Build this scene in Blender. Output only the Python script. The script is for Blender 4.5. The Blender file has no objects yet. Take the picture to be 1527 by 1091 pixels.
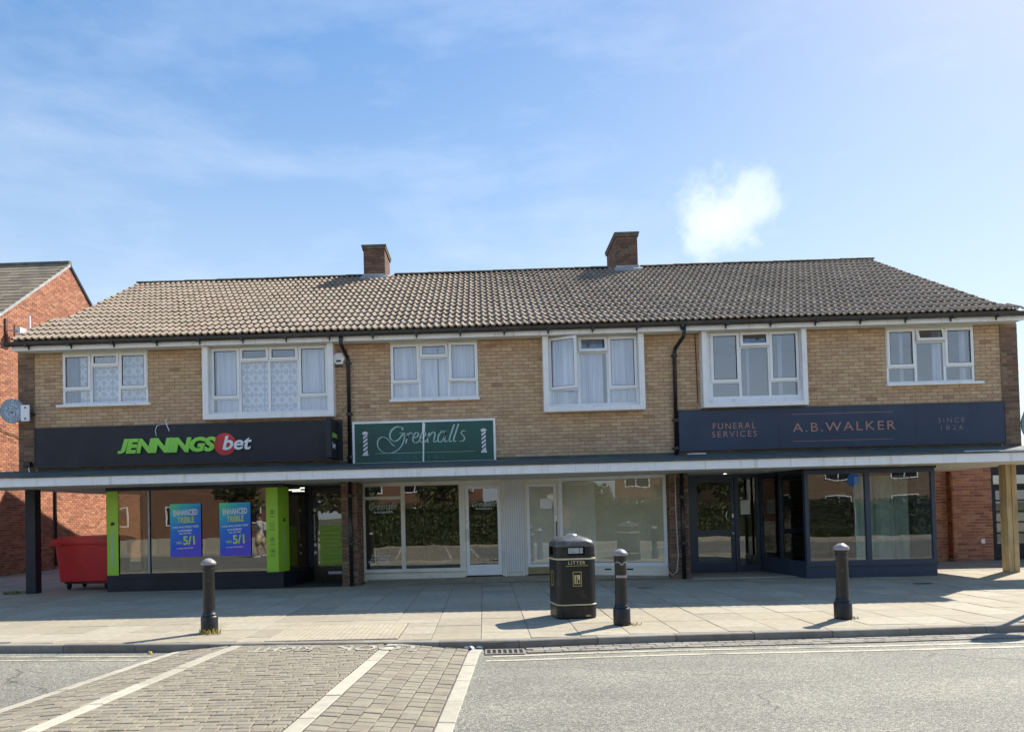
import bpy, math, random
from mathutils import Vector, Matrix
random.seed(7)
R = math.radians
sc = bpy.context.scene

# ------------------------------------------------------------------ camera
cam_d = bpy.data.cameras.new('camera'); cam = bpy.data.objects.new('camera', cam_d)
sc.collection.objects.link(cam); sc.camera = cam
cam_d.sensor_width = 36.0; cam_d.lens = 25.933
cam_d.shift_x = 0.0463; cam_d.shift_y = 0.1283
cam_d.clip_start = 0.1; cam_d.clip_end = 3000
cam.matrix_world = Matrix.Translation((0, -15.5, 1.45)) @ Matrix.Rotation(.026, 4, 'Z') @ \
    Matrix.Rotation(math.pi/2 + .023, 4, 'X') @ Matrix.Rotation(-.0245, 4, 'Z')

# ------------------------------------------------------------------ sky, sun, exposure
SUN = Vector((.78, .74, 1.0)).normalized()
elev = math.asin(SUN.z); azim = math.atan2(SUN.x, SUN.y)
w = bpy.data.worlds.new('World'); sc.world = w; w.use_nodes = True
nt = w.node_tree; N = nt.nodes; L = nt.links
bg = N['Background']
sky = N.new('ShaderNodeTexSky'); sky.sky_type = 'NISHITA'; sky.sun_disc = False
sky.sun_elevation = elev; sky.sun_rotation = azim
sky.air_density = 1.25; sky.dust_density = .7; sky.ozone_density = 2.2; sky.altitude = 50
tc = N.new('ShaderNodeTexCoord')
def wmath(op, a, b=None, c=None, clamp=False):
    n = N.new('ShaderNodeMath'); n.operation = op; n.use_clamp = clamp
    for i, v in enumerate((a, b, c)):
        if v is None: continue
        if isinstance(v, (int, float)): n.inputs[i].default_value = v
        else: L.new(v, n.inputs[i])
    return n.outputs[0]
mp = N.new('ShaderNodeMapping'); mp.inputs['Scale'].default_value = (1.0, 1.0, 3.2)
mp.inputs['Rotation'].default_value = (0, R(14), 0)
L.new(tc.outputs['Generated'], mp.inputs['Vector'])
n1 = N.new('ShaderNodeTexNoise'); n1.inputs['Scale'].default_value = 2.1; n1.inputs['Detail'].default_value = 9
n1.inputs['Roughness'].default_value = .56; n1.inputs['Distortion'].default_value = .5
L.new(mp.outputs[0], n1.inputs['Vector'])
n3 = N.new('ShaderNodeTexNoise'); n3.inputs['Scale'].default_value = 7.5; n3.inputs['Detail'].default_value = 8; n3.inputs['Roughness'].default_value = .62
L.new(mp.outputs[0], n3.inputs['Vector'])
wisp = wmath('MULTIPLY', wmath('SUBTRACT', wmath('MULTIPLY_ADD', n3.outputs['Fac'], .38, wmath('MULTIPLY', n1.outputs['Fac'], .66)), .49, clamp=True), 2.6, clamp=True)
# one small bright cumulus puff over the roof
CD = Vector((.328, 1.0, .392)).normalized()
vm = N.new('ShaderNodeVectorMath'); vm.operation = 'SUBTRACT'; L.new(tc.outputs['Generated'], vm.inputs[0]); vm.inputs[1].default_value = CD
nd = N.new('ShaderNodeTexNoise'); nd.inputs['Scale'].default_value = 16; nd.inputs['Detail'].default_value = 6; nd.inputs['Roughness'].default_value = .6
L.new(tc.outputs['Generated'], nd.inputs['Vector'])
va = N.new('ShaderNodeVectorMath'); va.operation = 'LENGTH'
vs = N.new('ShaderNodeVectorMath'); vs.operation = 'MULTIPLY'; vs.inputs[1].default_value = (1.0, 1.0, 1.25); L.new(vm.outputs[0], vs.inputs[0]); L.new(vs.outputs[0], va.inputs[0])
dist = wmath('ADD', va.outputs['Value'], wmath('MULTIPLY', wmath('SUBTRACT', nd.outputs['Fac'], .5), .17))
mr = N.new('ShaderNodeMapRange'); mr.interpolation_type = 'SMOOTHSTEP'
L.new(dist, mr.inputs[0]); mr.inputs[1].default_value = .082; mr.inputs[2].default_value = .02; mr.inputs[3].default_value = 0; mr.inputs[4].default_value = .62
puff = wmath('MULTIPLY', mr.outputs[0], wmath('ADD', wmath('MULTIPLY', nd.outputs['Fac'], .9), .4), clamp=True)
cloud = wmath('MAXIMUM', wmath('MULTIPLY', wisp, .30), puff)
# the haze towards the sun is softened evenly over the whole sky: radiance follows luminance^0.5
bw = N.new('ShaderNodeRGBToBW'); L.new(sky.outputs[0], bw.inputs[0])
kf = wmath('MULTIPLY', wmath('POWER', wmath('MAXIMUM', bw.outputs[0], .05), -.42), 1.08)
sk = N.new('ShaderNodeVectorMath'); sk.operation = 'SCALE'; L.new(sky.outputs[0], sk.inputs[0]); L.new(kf, sk.inputs['Scale'])
mx = N.new('ShaderNodeMixRGB'); hs = N.new('ShaderNodeHueSaturation'); hs.inputs['Saturation'].default_value = 1.28; L.new(sk.outputs[0], hs.inputs['Color'])
sz = N.new('ShaderNodeSeparateXYZ'); L.new(tc.outputs['Generated'], sz.inputs[0])
hz = N.new('ShaderNodeMapRange'); hz.interpolation_type = 'SMOOTHSTEP'; L.new(sz.outputs['Z'], hz.inputs[0])
hz.inputs[1].default_value = -.15; hz.inputs[2].default_value = .64; hz.inputs[3].default_value = .86; hz.inputs[4].default_value = .02
hm = N.new('ShaderNodeMixRGB'); L.new(hz.outputs[0], hm.inputs[0]); L.new(hs.outputs[0], hm.inputs[1]); hm.inputs[2].default_value = (4.1, 4.65, 5.4, 1)
L.new(cloud, mx.inputs[0]); L.new(hm.outputs[0], mx.inputs[1]); mx.inputs[2].default_value = (5.6, 5.8, 6.1, 1)
L.new(mx.outputs[0], bg.inputs['Color']); bg.inputs['Strength'].default_value = .13

sun_d = bpy.data.lights.new('sun', 'SUN'); sun_d.energy = 4.5; sun_d.angle = R(.5); sun_d.color = (1, .93, .81)
sun = bpy.data.objects.new('sun', sun_d); sc.collection.objects.link(sun)
sun.rotation_euler = SUN.to_track_quat('Z', 'Y').to_euler()
sc.view_settings.view_transform = 'Standard'; sc.view_settings.look = 'None'
sc.view_settings.exposure = .88; sc.view_settings.gamma = 1; sc.view_settings.use_curve_mapping = False
sc.cycles.max_bounces = 7; sc.cycles.transparent_max_bounces = 12; sc.cycles.glossy_bounces = 4; sc.cycles.diffuse_bounces = 4
sc.cycles.sample_clamp_indirect = 4; sc.cycles.caustics_reflective = False; sc.cycles.caustics_refractive = False

# ------------------------------------------------------------------ helpers
class MB:
    def __init__(s): s.v = []; s.f = []; s.t = []; s.cur = 0.0
    def quad(s, *ps):
        b = len(s.v); s.v += [tuple(p) for p in ps]; s.f.append(tuple(range(b, b+len(ps)))); s.t.append(s.cur)
    def box(s, x0, y0, z0, x1, y1, z1, M=None):
        if x0 > x1: x0, x1 = x1, x0
        if y0 > y1: y0, y1 = y1, y0
        if z0 > z1: z0, z1 = z1, z0
        P = [(x0,y0,z0),(x1,y0,z0),(x1,y1,z0),(x0,y1,z0),(x0,y0,z1),(x1,y0,z1),(x1,y1,z1),(x0,y1,z1)]
        if M is not None: P = [tuple(M @ Vector(p)) for p in P]
        b = len(s.v); s.v += P
        for q in ((0,3,2,1),(4,5,6,7),(0,1,5,4),(1,2,6,5),(2,3,7,6),(3,0,4,7)):
            s.f.append(tuple(b+i for i in q)); s.t.append(s.cur)
        return s
    def hexa(s, bot, top):
        b = len(s.v); n = len(bot); s.v += [tuple(p) for p in bot] + [tuple(p) for p in top]
        s.f.append(tuple(b+n+i for i in range(n))); s.t.append(s.cur)
        s.f.append(tuple(b+i for i in reversed(range(n)))); s.t.append(s.cur)
        for i in range(n):
            j = (i+1) % n; s.f.append((b+i, b+j, b+n+j, b+n+i)); s.t.append(s.cur)
        return s
    def frame(s, x0, z0, x1, z1, t, y0, y1, M=None, tb=None):
        tb = tb or t
        s.box(x0, y0, z0, x0+t, y1, z1, M); s.box(x1-t, y0, z0, x1, y1, z1, M)
        s.box(x0+t, y0, z0, x1-t, y1, z0+tb, M); s.box(x0+t, y0, z1-t, x1-t, y1, z1, M); return s
    def lathe(s, prof, seg=20, c=(0,0,0), cap=True):
        b = len(s.v)
        for r, z in prof:
            for k in range(seg):
                a = 2*math.pi*k/seg; s.v.append((c[0]+r*math.cos(a), c[1]+r*math.sin(a), c[2]+z))
        for i in range(len(prof)-1):
            for k in range(seg):
                k2 = (k+1) % seg; s.f.append((b+i*seg+k, b+i*seg+k2, b+(i+1)*seg+k2, b+(i+1)*seg+k)); s.t.append(s.cur)
        if cap:
            s.f.append(tuple(b+k for k in reversed(range(seg)))); s.t.append(s.cur)
            s.f.append(tuple(b+(len(prof)-1)*seg+k for k in range(seg))); s.t.append(s.cur)
        return s
    def tube(s, pts, r, seg=8, cap=True):
        pts = [Vector(p) for p in pts]; b = len(s.v); n = len(pts); up = None
        for i, p in enumerate(pts):
            d = (pts[min(i+1, n-1)] - pts[max(i-1, 0)]).normalized()
            if up is None: up = Vector((0,0,1)) if abs(d.z) < .9 else Vector((1,0,0))
            a = d.cross(up).normalized(); c = a.cross(d).normalized(); up = c
            rr = r[i] if isinstance(r, (list, tuple)) else r
            for k in range(seg):
                t = 2*math.pi*k/seg; s.v.append(tuple(p + a*math.cos(t)*rr + c*math.sin(t)*rr))
        for i in range(n-1):
            for k in range(seg):
                k2 = (k+1) % seg; s.f.append((b+i*seg+k, b+i*seg+k2, b+(i+1)*seg+k2, b+(i+1)*seg+k)); s.t.append(s.cur)
        if cap:
            s.f.append(tuple(b+k for k in reversed(range(seg)))); s.t.append(s.cur)
            s.f.append(tuple(b+(n-1)*seg+k for k in range(seg))); s.t.append(s.cur)
        return s
    def add(s, verts, faces, M):
        b = len(s.v); s.v += [tuple(M @ Vector(p)) for p in verts]
        for q in faces: s.f.append(tuple(b+i for i in q)); s.t.append(s.cur)
    def mesh(s, name, mat, smooth=False):
        me = bpy.data.meshes.new(name); me.from_pydata(s.v, [], s.f); me.update()
        if any(s.t):
            a = me.attributes.new('tint', 'FLOAT', 'FACE'); a.data.foreach_set('value', s.t)
        if mat: me.materials.append(mat)
        if smooth: me.polygons.foreach_set('use_smooth', [True]*len(me.polygons))
        return me
    def build(s, name, mat, parent=None, smooth=False, **kw):
        return link(name, s.mesh(name, mat, smooth), parent, **kw)

def link(name, me, parent=None, loc=None, rot=None, label=None, cat=None, group=None, kind=None, bevel=0):
    o = bpy.data.objects.new(name, me); sc.collection.objects.link(o)
    if parent: o.parent = parent
    if loc is not None: o.location = loc
    if rot is not None: o.rotation_euler = rot
    tag(o, label, cat, group, kind)
    if bevel:
        m = o.modifiers.new('bevel', 'BEVEL'); m.width = bevel; m.segments = 2; m.limit_method = 'ANGLE'; m.angle_limit = R(40)
    return o
def tag(o, label=None, cat=None, group=None, kind=None):
    if label: o['label'] = label
    if cat: o['category'] = cat
    if group: o['group'] = group
    if kind: o['kind'] = kind
    return o
def empty(name, label=None, cat=None, loc=(0,0,0), rz=0, group=None):
    o = bpy.data.objects.new(name, None); sc.collection.objects.link(o); o.location = loc; o.rotation_euler = (0,0,rz)
    o.empty_display_size = .2
    return tag(o, label, cat, group)
def copy_tree(o, parent=None):
    c = o.copy(); sc.collection.objects.link(c)
    if parent: c.parent = parent
    for ch in list(o.children): copy_tree(ch, c)
    return c

# ------------------------------------------------------------------ materials
def nodes(name):
    m = bpy.data.materials.new(name); m.use_nodes = True
    return m, m.node_tree.nodes, m.node_tree.links, m.node_tree.nodes['Principled BSDF']
def ramp(N, L, fac, stops, interp='LINEAR'):
    r = N.new('ShaderNodeValToRGB'); r.color_ramp.interpolation = interp
    el = r.color_ramp.elements
    while len(el) < len(stops): el.new(.5)
    for e, (p, c) in zip(el, stops): e.position = p; e.color = (*c, 1) if len(c) == 3 else c
    L.new(fac, r.inputs[0]); return r.outputs[0]
def noise(N, L, vec, scale, detail=4, rough=.55, dist=0):
    n = N.new('ShaderNodeTexNoise'); n.inputs['Scale'].default_value = scale; n.inputs['Detail'].default_value = detail
    n.inputs['Roughness'].default_value = rough; n.inputs['Distortion'].default_value = dist
    L.new(vec, n.inputs['Vector']); return n.outputs['Fac']
def mixc(N, L, fac, a, b, mode='MIX'):
    n = N.new('ShaderNodeMixRGB'); n.blend_type = mode
    for i, v in enumerate((fac, a, b)):
        if isinstance(v, (int, float)): n.inputs[i].default_value = v
        elif isinstance(v, tuple): n.inputs[i].default_value = (*v, 1)
        else: L.new(v, n.inputs[i])
    return n.outputs[0]
def mat(name, col, rough=.6, var=.12, scale=6, bump=.0, bscale=60, metal=0, dirt=None, dscale=1.3, dpos=(.52,.72), spec=.5, streak=False):
    """plain surface: colour with soft variation, optional stains, fine relief"""
    m, N, L, b = nodes(name)
    g = N.new('ShaderNodeNewGeometry').outputs['Position']
    f = noise(N, L, g, scale, 5)
    lo = tuple(max(0, c*(1-var)) for c in col); hi = tuple(min(1, c*(1+var)) for c in col)
    c = ramp(N, L, f, [(.3, lo), (.7, hi)])
    if dirt:
        v = g
        if streak:
            mpn = N.new('ShaderNodeMapping'); mpn.inputs['Scale'].default_value = (6, 6, .5); L.new(g, mpn.inputs[0]); v = mpn.outputs[0]
        d = noise(N, L, v, dscale, 7, .62)
        dm = ramp(N, L, d, [(dpos[0], (0,0,0)), (dpos[1], (1,1,1))])
        c = mixc(N, L, dm, c, dirt)
    L.new(c, b.inputs['Base Color']); b.inputs['Roughness'].default_value = rough; b.inputs['Metallic'].default_value = metal
    b.inputs['Specular IOR Level'].default_value = spec
    rr = noise(N, L, g, scale*3, 3); rm = N.new('ShaderNodeMapRange'); L.new(rr, rm.inputs[0])
    rm.inputs[3].default_value = max(.03, rough-.12); rm.inputs[4].default_value = min(1, rough+.12); L.new(rm.outputs[0], b.inputs['Roughness'])
    if bump:
        bn = N.new('ShaderNodeBump'); bn.inputs['Strength'].default_value = bump; bn.inputs['Distance'].default_value = .01
        L.new(noise(N, L, g, bscale, 5, .65), bn.inputs['Height']); L.new(bn.outputs[0], b.inputs['Normal'])
    return m
def tinted(name, stops,  rough=.85, grain=.2, gscale=90, bump=.35, stain=None, sscale=.8, spos=(.5,.75), lichen=None, spec=.3, constant=True, spots=None):
    """a piece of masonry: every piece picks its own tone from the ramp"""
    m, N, L, b = nodes(name)
    g = N.new('ShaderNodeNewGeometry').outputs['Position']
    oi = N.new('ShaderNodeObjectInfo').outputs['Random']
    at = N.new('ShaderNodeAttribute'); at.attribute_name = 'tint'
    ad = N.new('ShaderNodeMath'); ad.operation = 'ADD'; L.new(oi, ad.inputs[0]); L.new(at.outputs['Fac'], ad.inputs[1])
    fr = N.new('ShaderNodeMath'); fr.operation = 'FRACT'; L.new(ad.outputs[0], fr.inputs[0])
    c = ramp(N, L, fr.outputs[0], stops, 'CONSTANT' if constant else 'LINEAR')
    gr = noise(N, L, g, gscale, 4, .7)
    gm = ramp(N, L, gr, [(.25, (1-grain,)*3), (.75, (1+grain,)*3)])
    c = mixc(N, L, 1.0, c, gm, 'MULTIPLY')
    mid = ramp(N, L, noise(N, L, g, 9, 4), [(.3, (.88,)*3), (.7, (1.1,)*3)]); c = mixc(N, L, 1.0, c, mid, 'MULTIPLY')
    if stain:
        c = mixc(N, L, ramp(N, L, noise(N, L, g, sscale, 7, .65), [(spos[0], (0,0,0)), (spos[1], (.8,.8,.8))]), c, stain)
    if lichen:
        c = mixc(N, L, ramp(N, L, noise(N, L, g, 14, 6, .7), [(.6, (0,0,0)), (.7, (.7,.7,.7))]), c, lichen)
    if spots:
        vo = N.new('ShaderNodeTexVoronoi'); vo.inputs['Scale'].default_value = 5.5; L.new(g, vo.inputs['Vector'])
        sp = ramp(N, L, vo.outputs['Distance'], [(.05,(1,1,1)),(.085,(0,0,0))]); sc_ = N.new('ShaderNodeSeparateColor'); L.new(vo.outputs['Color'], sc_.inputs[0])
        sel = ramp(N, L, sc_.outputs[0], [(.62,(0,0,0)),(.64,(.6,.6,.6))]); c = mixc(N, L, mixc(N, L, 1, sp, sel, 'MULTIPLY'), c, spots)
        c = mixc(N, L, ramp(N, L, noise(N, L, g, 3.2, 8, .7), [(.55,(0,0,0)),(.72,(.5,.5,.5))]), c, spots)
    L.new(c, b.inputs['Base Color']); b.inputs['Roughness'].default_value = rough; b.inputs['Specular IOR Level'].default_value = spec
    bn = N.new('ShaderNodeBump'); bn.inputs['Strength'].default_value = bump; bn.inputs['Distance'].default_value = .006
    L.new(noise(N, L, g, gscale*.6, 5, .7), bn.inputs['Height']); L.new(bn.outputs[0], b.inputs['Normal'])
    return m
def glass(name, refl=.13, tint=(.9,.93,.92), rough=0.0):
    m, N, L, b = nodes(name); N.remove(b)
    g = N.new('ShaderNodeBsdfGlossy'); g.inputs['Roughness'].default_value = rough; g.inputs['Color'].default_value = (.95,.97,1,1)
    t = N.new('ShaderNodeBsdfTransparent'); t.inputs['Color'].default_value = (*tint, 1)
    f = N.new('ShaderNodeLayerWeight'); f.inputs['Blend'].default_value = .25
    mr = N.new('ShaderNodeMapRange'); L.new(f.outputs['Facing'], mr.inputs[0]); mr.inputs[3].default_value = refl; mr.inputs[4].default_value = .85
    pw = N.new('ShaderNodeMath'); pw.operation = 'POWER'; L.new(f.outputs['Facing'], pw.inputs[0]); pw.inputs[1].default_value = 3; L.new(pw.outputs[0], mr.inputs[0])
    # slight waviness of large shop panes
    gp = N.new('ShaderNodeNewGeometry').outputs['Position']
    bn = N.new('ShaderNodeBump'); bn.inputs['Strength'].default_value = .05; bn.inputs['Distance'].default_value = .02
    L.new(noise(N, L, gp, 1.6, 1), bn.inputs['Height']); L.new(bn.outputs[0], g.inputs['Normal'])
    mx = N.new('ShaderNodeMixShader'); L.new(mr.outputs[0], mx.inputs[0]); L.new(t.outputs[0], mx.inputs[1]); L.new(g.outputs[0], mx.inputs[2])
    L.new(mx.outputs[0], N['Material Output'].inputs['Surface']); return m
def emis(name, col, s):
    m, N, L, b = nodes(name); b.inputs['Base Color'].default_value = (*col, 1); b.inputs['Emission Color'].default_value = (*col, 1); b.inputs['Emission Strength'].default_value = s; return m

M = {}
M['buff'] = tinted('buff_brick', [(0,(0.558,0.376,0.231)),(.16,(0.602,0.417,0.253)),(.32,(0.513,0.345,0.208)),(.48,(0.576,0.394,0.247)),(.62,(0.625,0.442,0.274)),(.74,(0.535,0.348,0.222)),(.84,(0.565,0.401,0.231)),(.93,(0.476,0.310,0.190)),(.975,(0.394,0.240,0.149))], stain=(.38,.31,.21), sscale=1.1, spos=(.55,.8), grain=.16, gscale=60)
M['mortar'] = mat('mortar', (.34,.255,.18), .95, .18, 5, .3, 120)
M['brown'] = tinted('brown_brick', [(0,(.20,.125,.08)),(.25,(.25,.15,.10)),(.5,(.155,.10,.07)),(.7,(.29,.19,.12)),(.85,(.22,.11,.075))], grain=.2, gscale=60)
M['mortar_brown'] = mat('pier_mortar', (.30,.24,.17), .95, .18, 5, .3, 120)
M['red'] = tinted('red_brick', [(0,(0.414,0.167,0.093)),(.2,(0.465,0.198,0.112)),(.4,(0.362,0.142,0.084)),(.6,(0.496,0.228,0.135)),(.8,(0.331,0.132,0.079)),(.93,(0.259,0.106,0.065))], grain=.18, gscale=60, stain=(.42,.25,.17), sscale=.7, spos=(.6,.85))
M['mortar_red'] = mat('red_mortar', (.50,.38,.29), .95, .15, 5, .3, 120)
M['chim'] = tinted('chimney_brick', [(0,(.17,.09,.065)),(.3,(.22,.115,.08)),(.6,(.14,.08,.06)),(.85,(.20,.14,.10))], grain=.25, gscale=60, stain=(.16,.12,.09), sscale=2)
M['tile'] = tinted('roof_tile', [(0,(0.300,0.241,0.185)),(.3,(0.323,0.257,0.200)),(.55,(0.285,0.231,0.177)),(.75,(0.334,0.272,0.212)),(.9,(0.306,0.233,0.179))], grain=.35, gscale=45, stain=(.22,.195,.15), sscale=1.6, spos=(.50,.76), lichen=(.44,.41,.25), rough=.9, bump=.6, spots=(.16,.14,.075))
M['ridge'] = mat('ridge_tile', (.15,.13,.105), .85, .3, 5, .4, 60)
M['slate'] = tinted('slate_tile', [(0,(0.269,0.215,0.150)),(.35,(0.325,0.260,0.176)),(.7,(0.224,0.180,0.128))], grain=.3, lichen=(.28,.25,.15), gscale=30)
M['white'] = mat('white_upvc', (.88,.89,.90), .35, .03, 3, 0, dirt=(.58,.56,.50), dscale=2.2, dpos=(.6,.9))
M['paintw'] = mat('white_painted_board', (.90,.90,.90), .55, .05, 3, .1, 40, dirt=(.52,.49,.42), dscale=1.6, dpos=(.55,.85), streak=True)
M['cream'] = mat('cream_paint', (.80,.77,.66), .55, .06, 3, .1, 40, dirt=(.50,.45,.35), dscale=1.8, dpos=(.55,.85))
M['soffit'] = mat('soffit_board', (.72,.70,.62), .7, .06, 2, .1, 40, dirt=(.45,.40,.32), dscale=1.0, dpos=(.55,.85))
M['gutter'] = mat('black_gutter', (.035,.032,.030), .4, .2, 4, dirt=(.10,.09,.075), dscale=3, dpos=(.5,.8))
M['felt'] = mat('roofing_felt', (.075,.095,.09), .85, .25, 3, .5, 50, dirt=(.16,.16,.12), dscale=2.2, dpos=(.5,.75))
M['lead'] = mat('lead', (.34,.35,.36), .55, .15, 6, .3, 20, dirt=(.5,.5,.48), dscale=4)
M['black'] = mat('black_paint', (.012,.013,.017), .28, .2, 3, 0, dirt=(.05,.05,.05), dscale=3, dpos=(.6,.9))
M['navyblack'] = mat('black_navy_board', (.008,.011,.022), .5, .2, 1.2, 0, dirt=(.03,.035,.045), dscale=1.3, dpos=(.55,.9))
M['navy'] = mat('navy_paint', (.036,.056,.090), .33, .12, 2, 0, dirt=(.06,.08,.11), dscale=2.1, dpos=(.55,.9))
M['navysign'] = mat('navy_sign_board', (.026,.043,.085), .5, .12, 1.0, 0, dirt=(.05,.075,.13), dscale=.9, dpos=(.5,.85))
M['green'] = mat('lime_vinyl', (.36,.66,.045), .4, .05, 3)
M['greenlit'] = mat('lime_letters', (.28,.72,.08), .35, .03, 3)
M['redlit'] = mat('red_disc', (.62,.03,.04), .35, .05, 3)
M['whitelit'] = mat('white_letters', (.82,.84,.86), .35, .02, 3)
M['dkgreen'] = mat('dark_green_board', (.010,.085,.062), .35, .25, 1.1, 0, dirt=(.02,.10,.105), dscale=1.0, dpos=(.45,.75))
M['silver'] = mat('silver_lettering', (.46,.60,.56), .35, .25, 5, dirt=(.16,.30,.27), dscale=5, dpos=(.45,.75))
M['copper'] = mat('copper_lettering', (.42,.22,.17), .4, .1, 3)
M['faded'] = mat('faded_lettering', (.25,.19,.19), .5, .3, 14)
M['timber'] = mat('oak_post', (.52,.40,.22), .7, .2, 2.5, .4, 50, dirt=(.34,.22,.10), dscale=2, dpos=(.45,.7), streak=True)
M['steel'] = mat('steel', (.55,.55,.55), .3, .1, 8, 0, metal=.9)
M['wheelred'] = mat('red_plastic', (.66,.028,.032), .42, .1, 3, .05, 60, dirt=(.48,.03,.03), dscale=2.4, dpos=(.5,.8))
M['rubber'] = mat('rubber', (.03,.03,.03), .8, .2, 10)
M['iron'] = mat('bollard_paint', (.014,.015,.018), .42, .25, 12, .25, 50, dirt=(.07,.065,.06), dscale=9, dpos=(.60,.72))
M['ironcap'] = mat('worn_cap', (.33,.30,.29), .35, .2, 12, .2, 50)
M['binblack'] = mat('bin_plastic', (.009,.009,.009), .42, .25, 10, .12, 120, dirt=(.07,.06,.05), dscale=4, dpos=(.58,.8))
M['bindome'] = mat('bin_dome', (.09,.088,.088), .36, .2, 10, .1, 90, dirt=(.22,.21,.20), dscale=7, dpos=(.5,.75))
M['gold'] = mat('gold_print', (.50,.36,.13), .4, .1, 8)
M['goldpale'] = mat('cream_print', (.62,.54,.34), .45, .1, 8)
M['flag'] = tinted('flagstone', [(0,(0.362,0.320,0.241)),(.2,(0.390,0.347,0.263)),(.4,(0.335,0.298,0.227)),(.6,(0.372,0.324,0.236)),(.8,(0.407,0.366,0.280))], grain=.12, gscale=70, bump=.2, stain=(.31,.265,.19), sscale=.9, spos=(.50,.75), lichen=(.47,.41,.29), rough=.85, spots=(.22,.19,.145))
M['flagjoint'] = mat('paving_joint', (.17,.15,.12), .95, .2, 8, .3)
M['tactile'] = tinted('tactile_paver', [(0,(.42,.365,.27)),(.5,(.44,.385,.285))], grain=.12, gscale=70, bump=.2, stain=(.32,.27,.2))
M['kerb'] = tinted('kerbstone', [(0,(.27,.245,.205)),(.3,(.31,.285,.24)),(.6,(.245,.22,.185))], grain=.22, gscale=80, bump=.4, stain=(.18,.16,.13), sscale=3, rough=.85)
M['sett'] = tinted('sett', [(0,(0.257,0.223,0.170)),(.2,(0.278,0.243,0.186)),(.4,(0.242,0.211,0.164)),(.55,(0.288,0.255,0.197)),(.7,(0.264,0.231,0.177)),(.85,(0.303,0.269,0.196)),(.93,(0.252,0.225,0.177))], grain=.3, gscale=110, bump=.5, stain=(.31,.285,.21), sscale=2.2, spos=(.52,.8), rough=.85)
M['settjoint'] = mat('sett_joint', (.10,.088,.07), .95, .3, 8, .3)
M['edging'] = tinted('granite_edging', [(0,(0.449,0.413,0.332)),(.4,(0.500,0.464,0.377)),(.75,(0.418,0.383,0.306))], grain=.2, gscale=110, bump=.3, stain=(.38,.35,.28), sscale=5, spos=(.5,.75))
M['castiron'] = mat('cast_iron', (.22,.20,.17), .6, .2, 20, .3, 60)
M['void'] = mat('drain_void', (.008,.008,.008), 1, .1, 3)
M['yard'] = mat('yard_concrete', (.26,.24,.20), .92, .15, 2, .4, 60, dirt=(.18,.165,.14), dscale=1.1)
M['earth'] = mat('distant_ground', (.13,.13,.075), .95, .25, .3, .2, 5)
M['plaster'] = mat('interior_plaster', (.50,.46,.38), .8, .08, 2)
M['darkfloor'] = mat('interior_carpet', (.045,.045,.05), .95, .2, 8)
M['wood'] = mat('interior_wood', (.20,.12,.06), .6, .2, 5)
M['film'] = mat('window_film', (.60,.58,.43), .8, .12, 1.6)
M['filmlight'] = mat('window_film_pale', (.76,.77,.67), .8, .08, 1.6)
M['glass'] = glass('window_glass', .13, (.96,.96,.98))
M['clearglass'] = glass('clear_shop_glass', .075, (.97,.97,.96))
M['shopglass'] = glass('shop_glass', .115, (.74,.76,.72))
M['lamp'] = emis('lit_strip', (1,.97,.9), 2.2)
M['spot'] = emis('lit_downlight', (1,.9,.7), 3)
M['skin'] = mat('skin', (.45,.27,.19), .6, .06, 10)
M['shirt'] = mat('pale_shirt', (.62,.60,.55), .9, .06, 10)
M['hair'] = mat('hair', (.04,.03,.02), .7, .2, 30)

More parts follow.
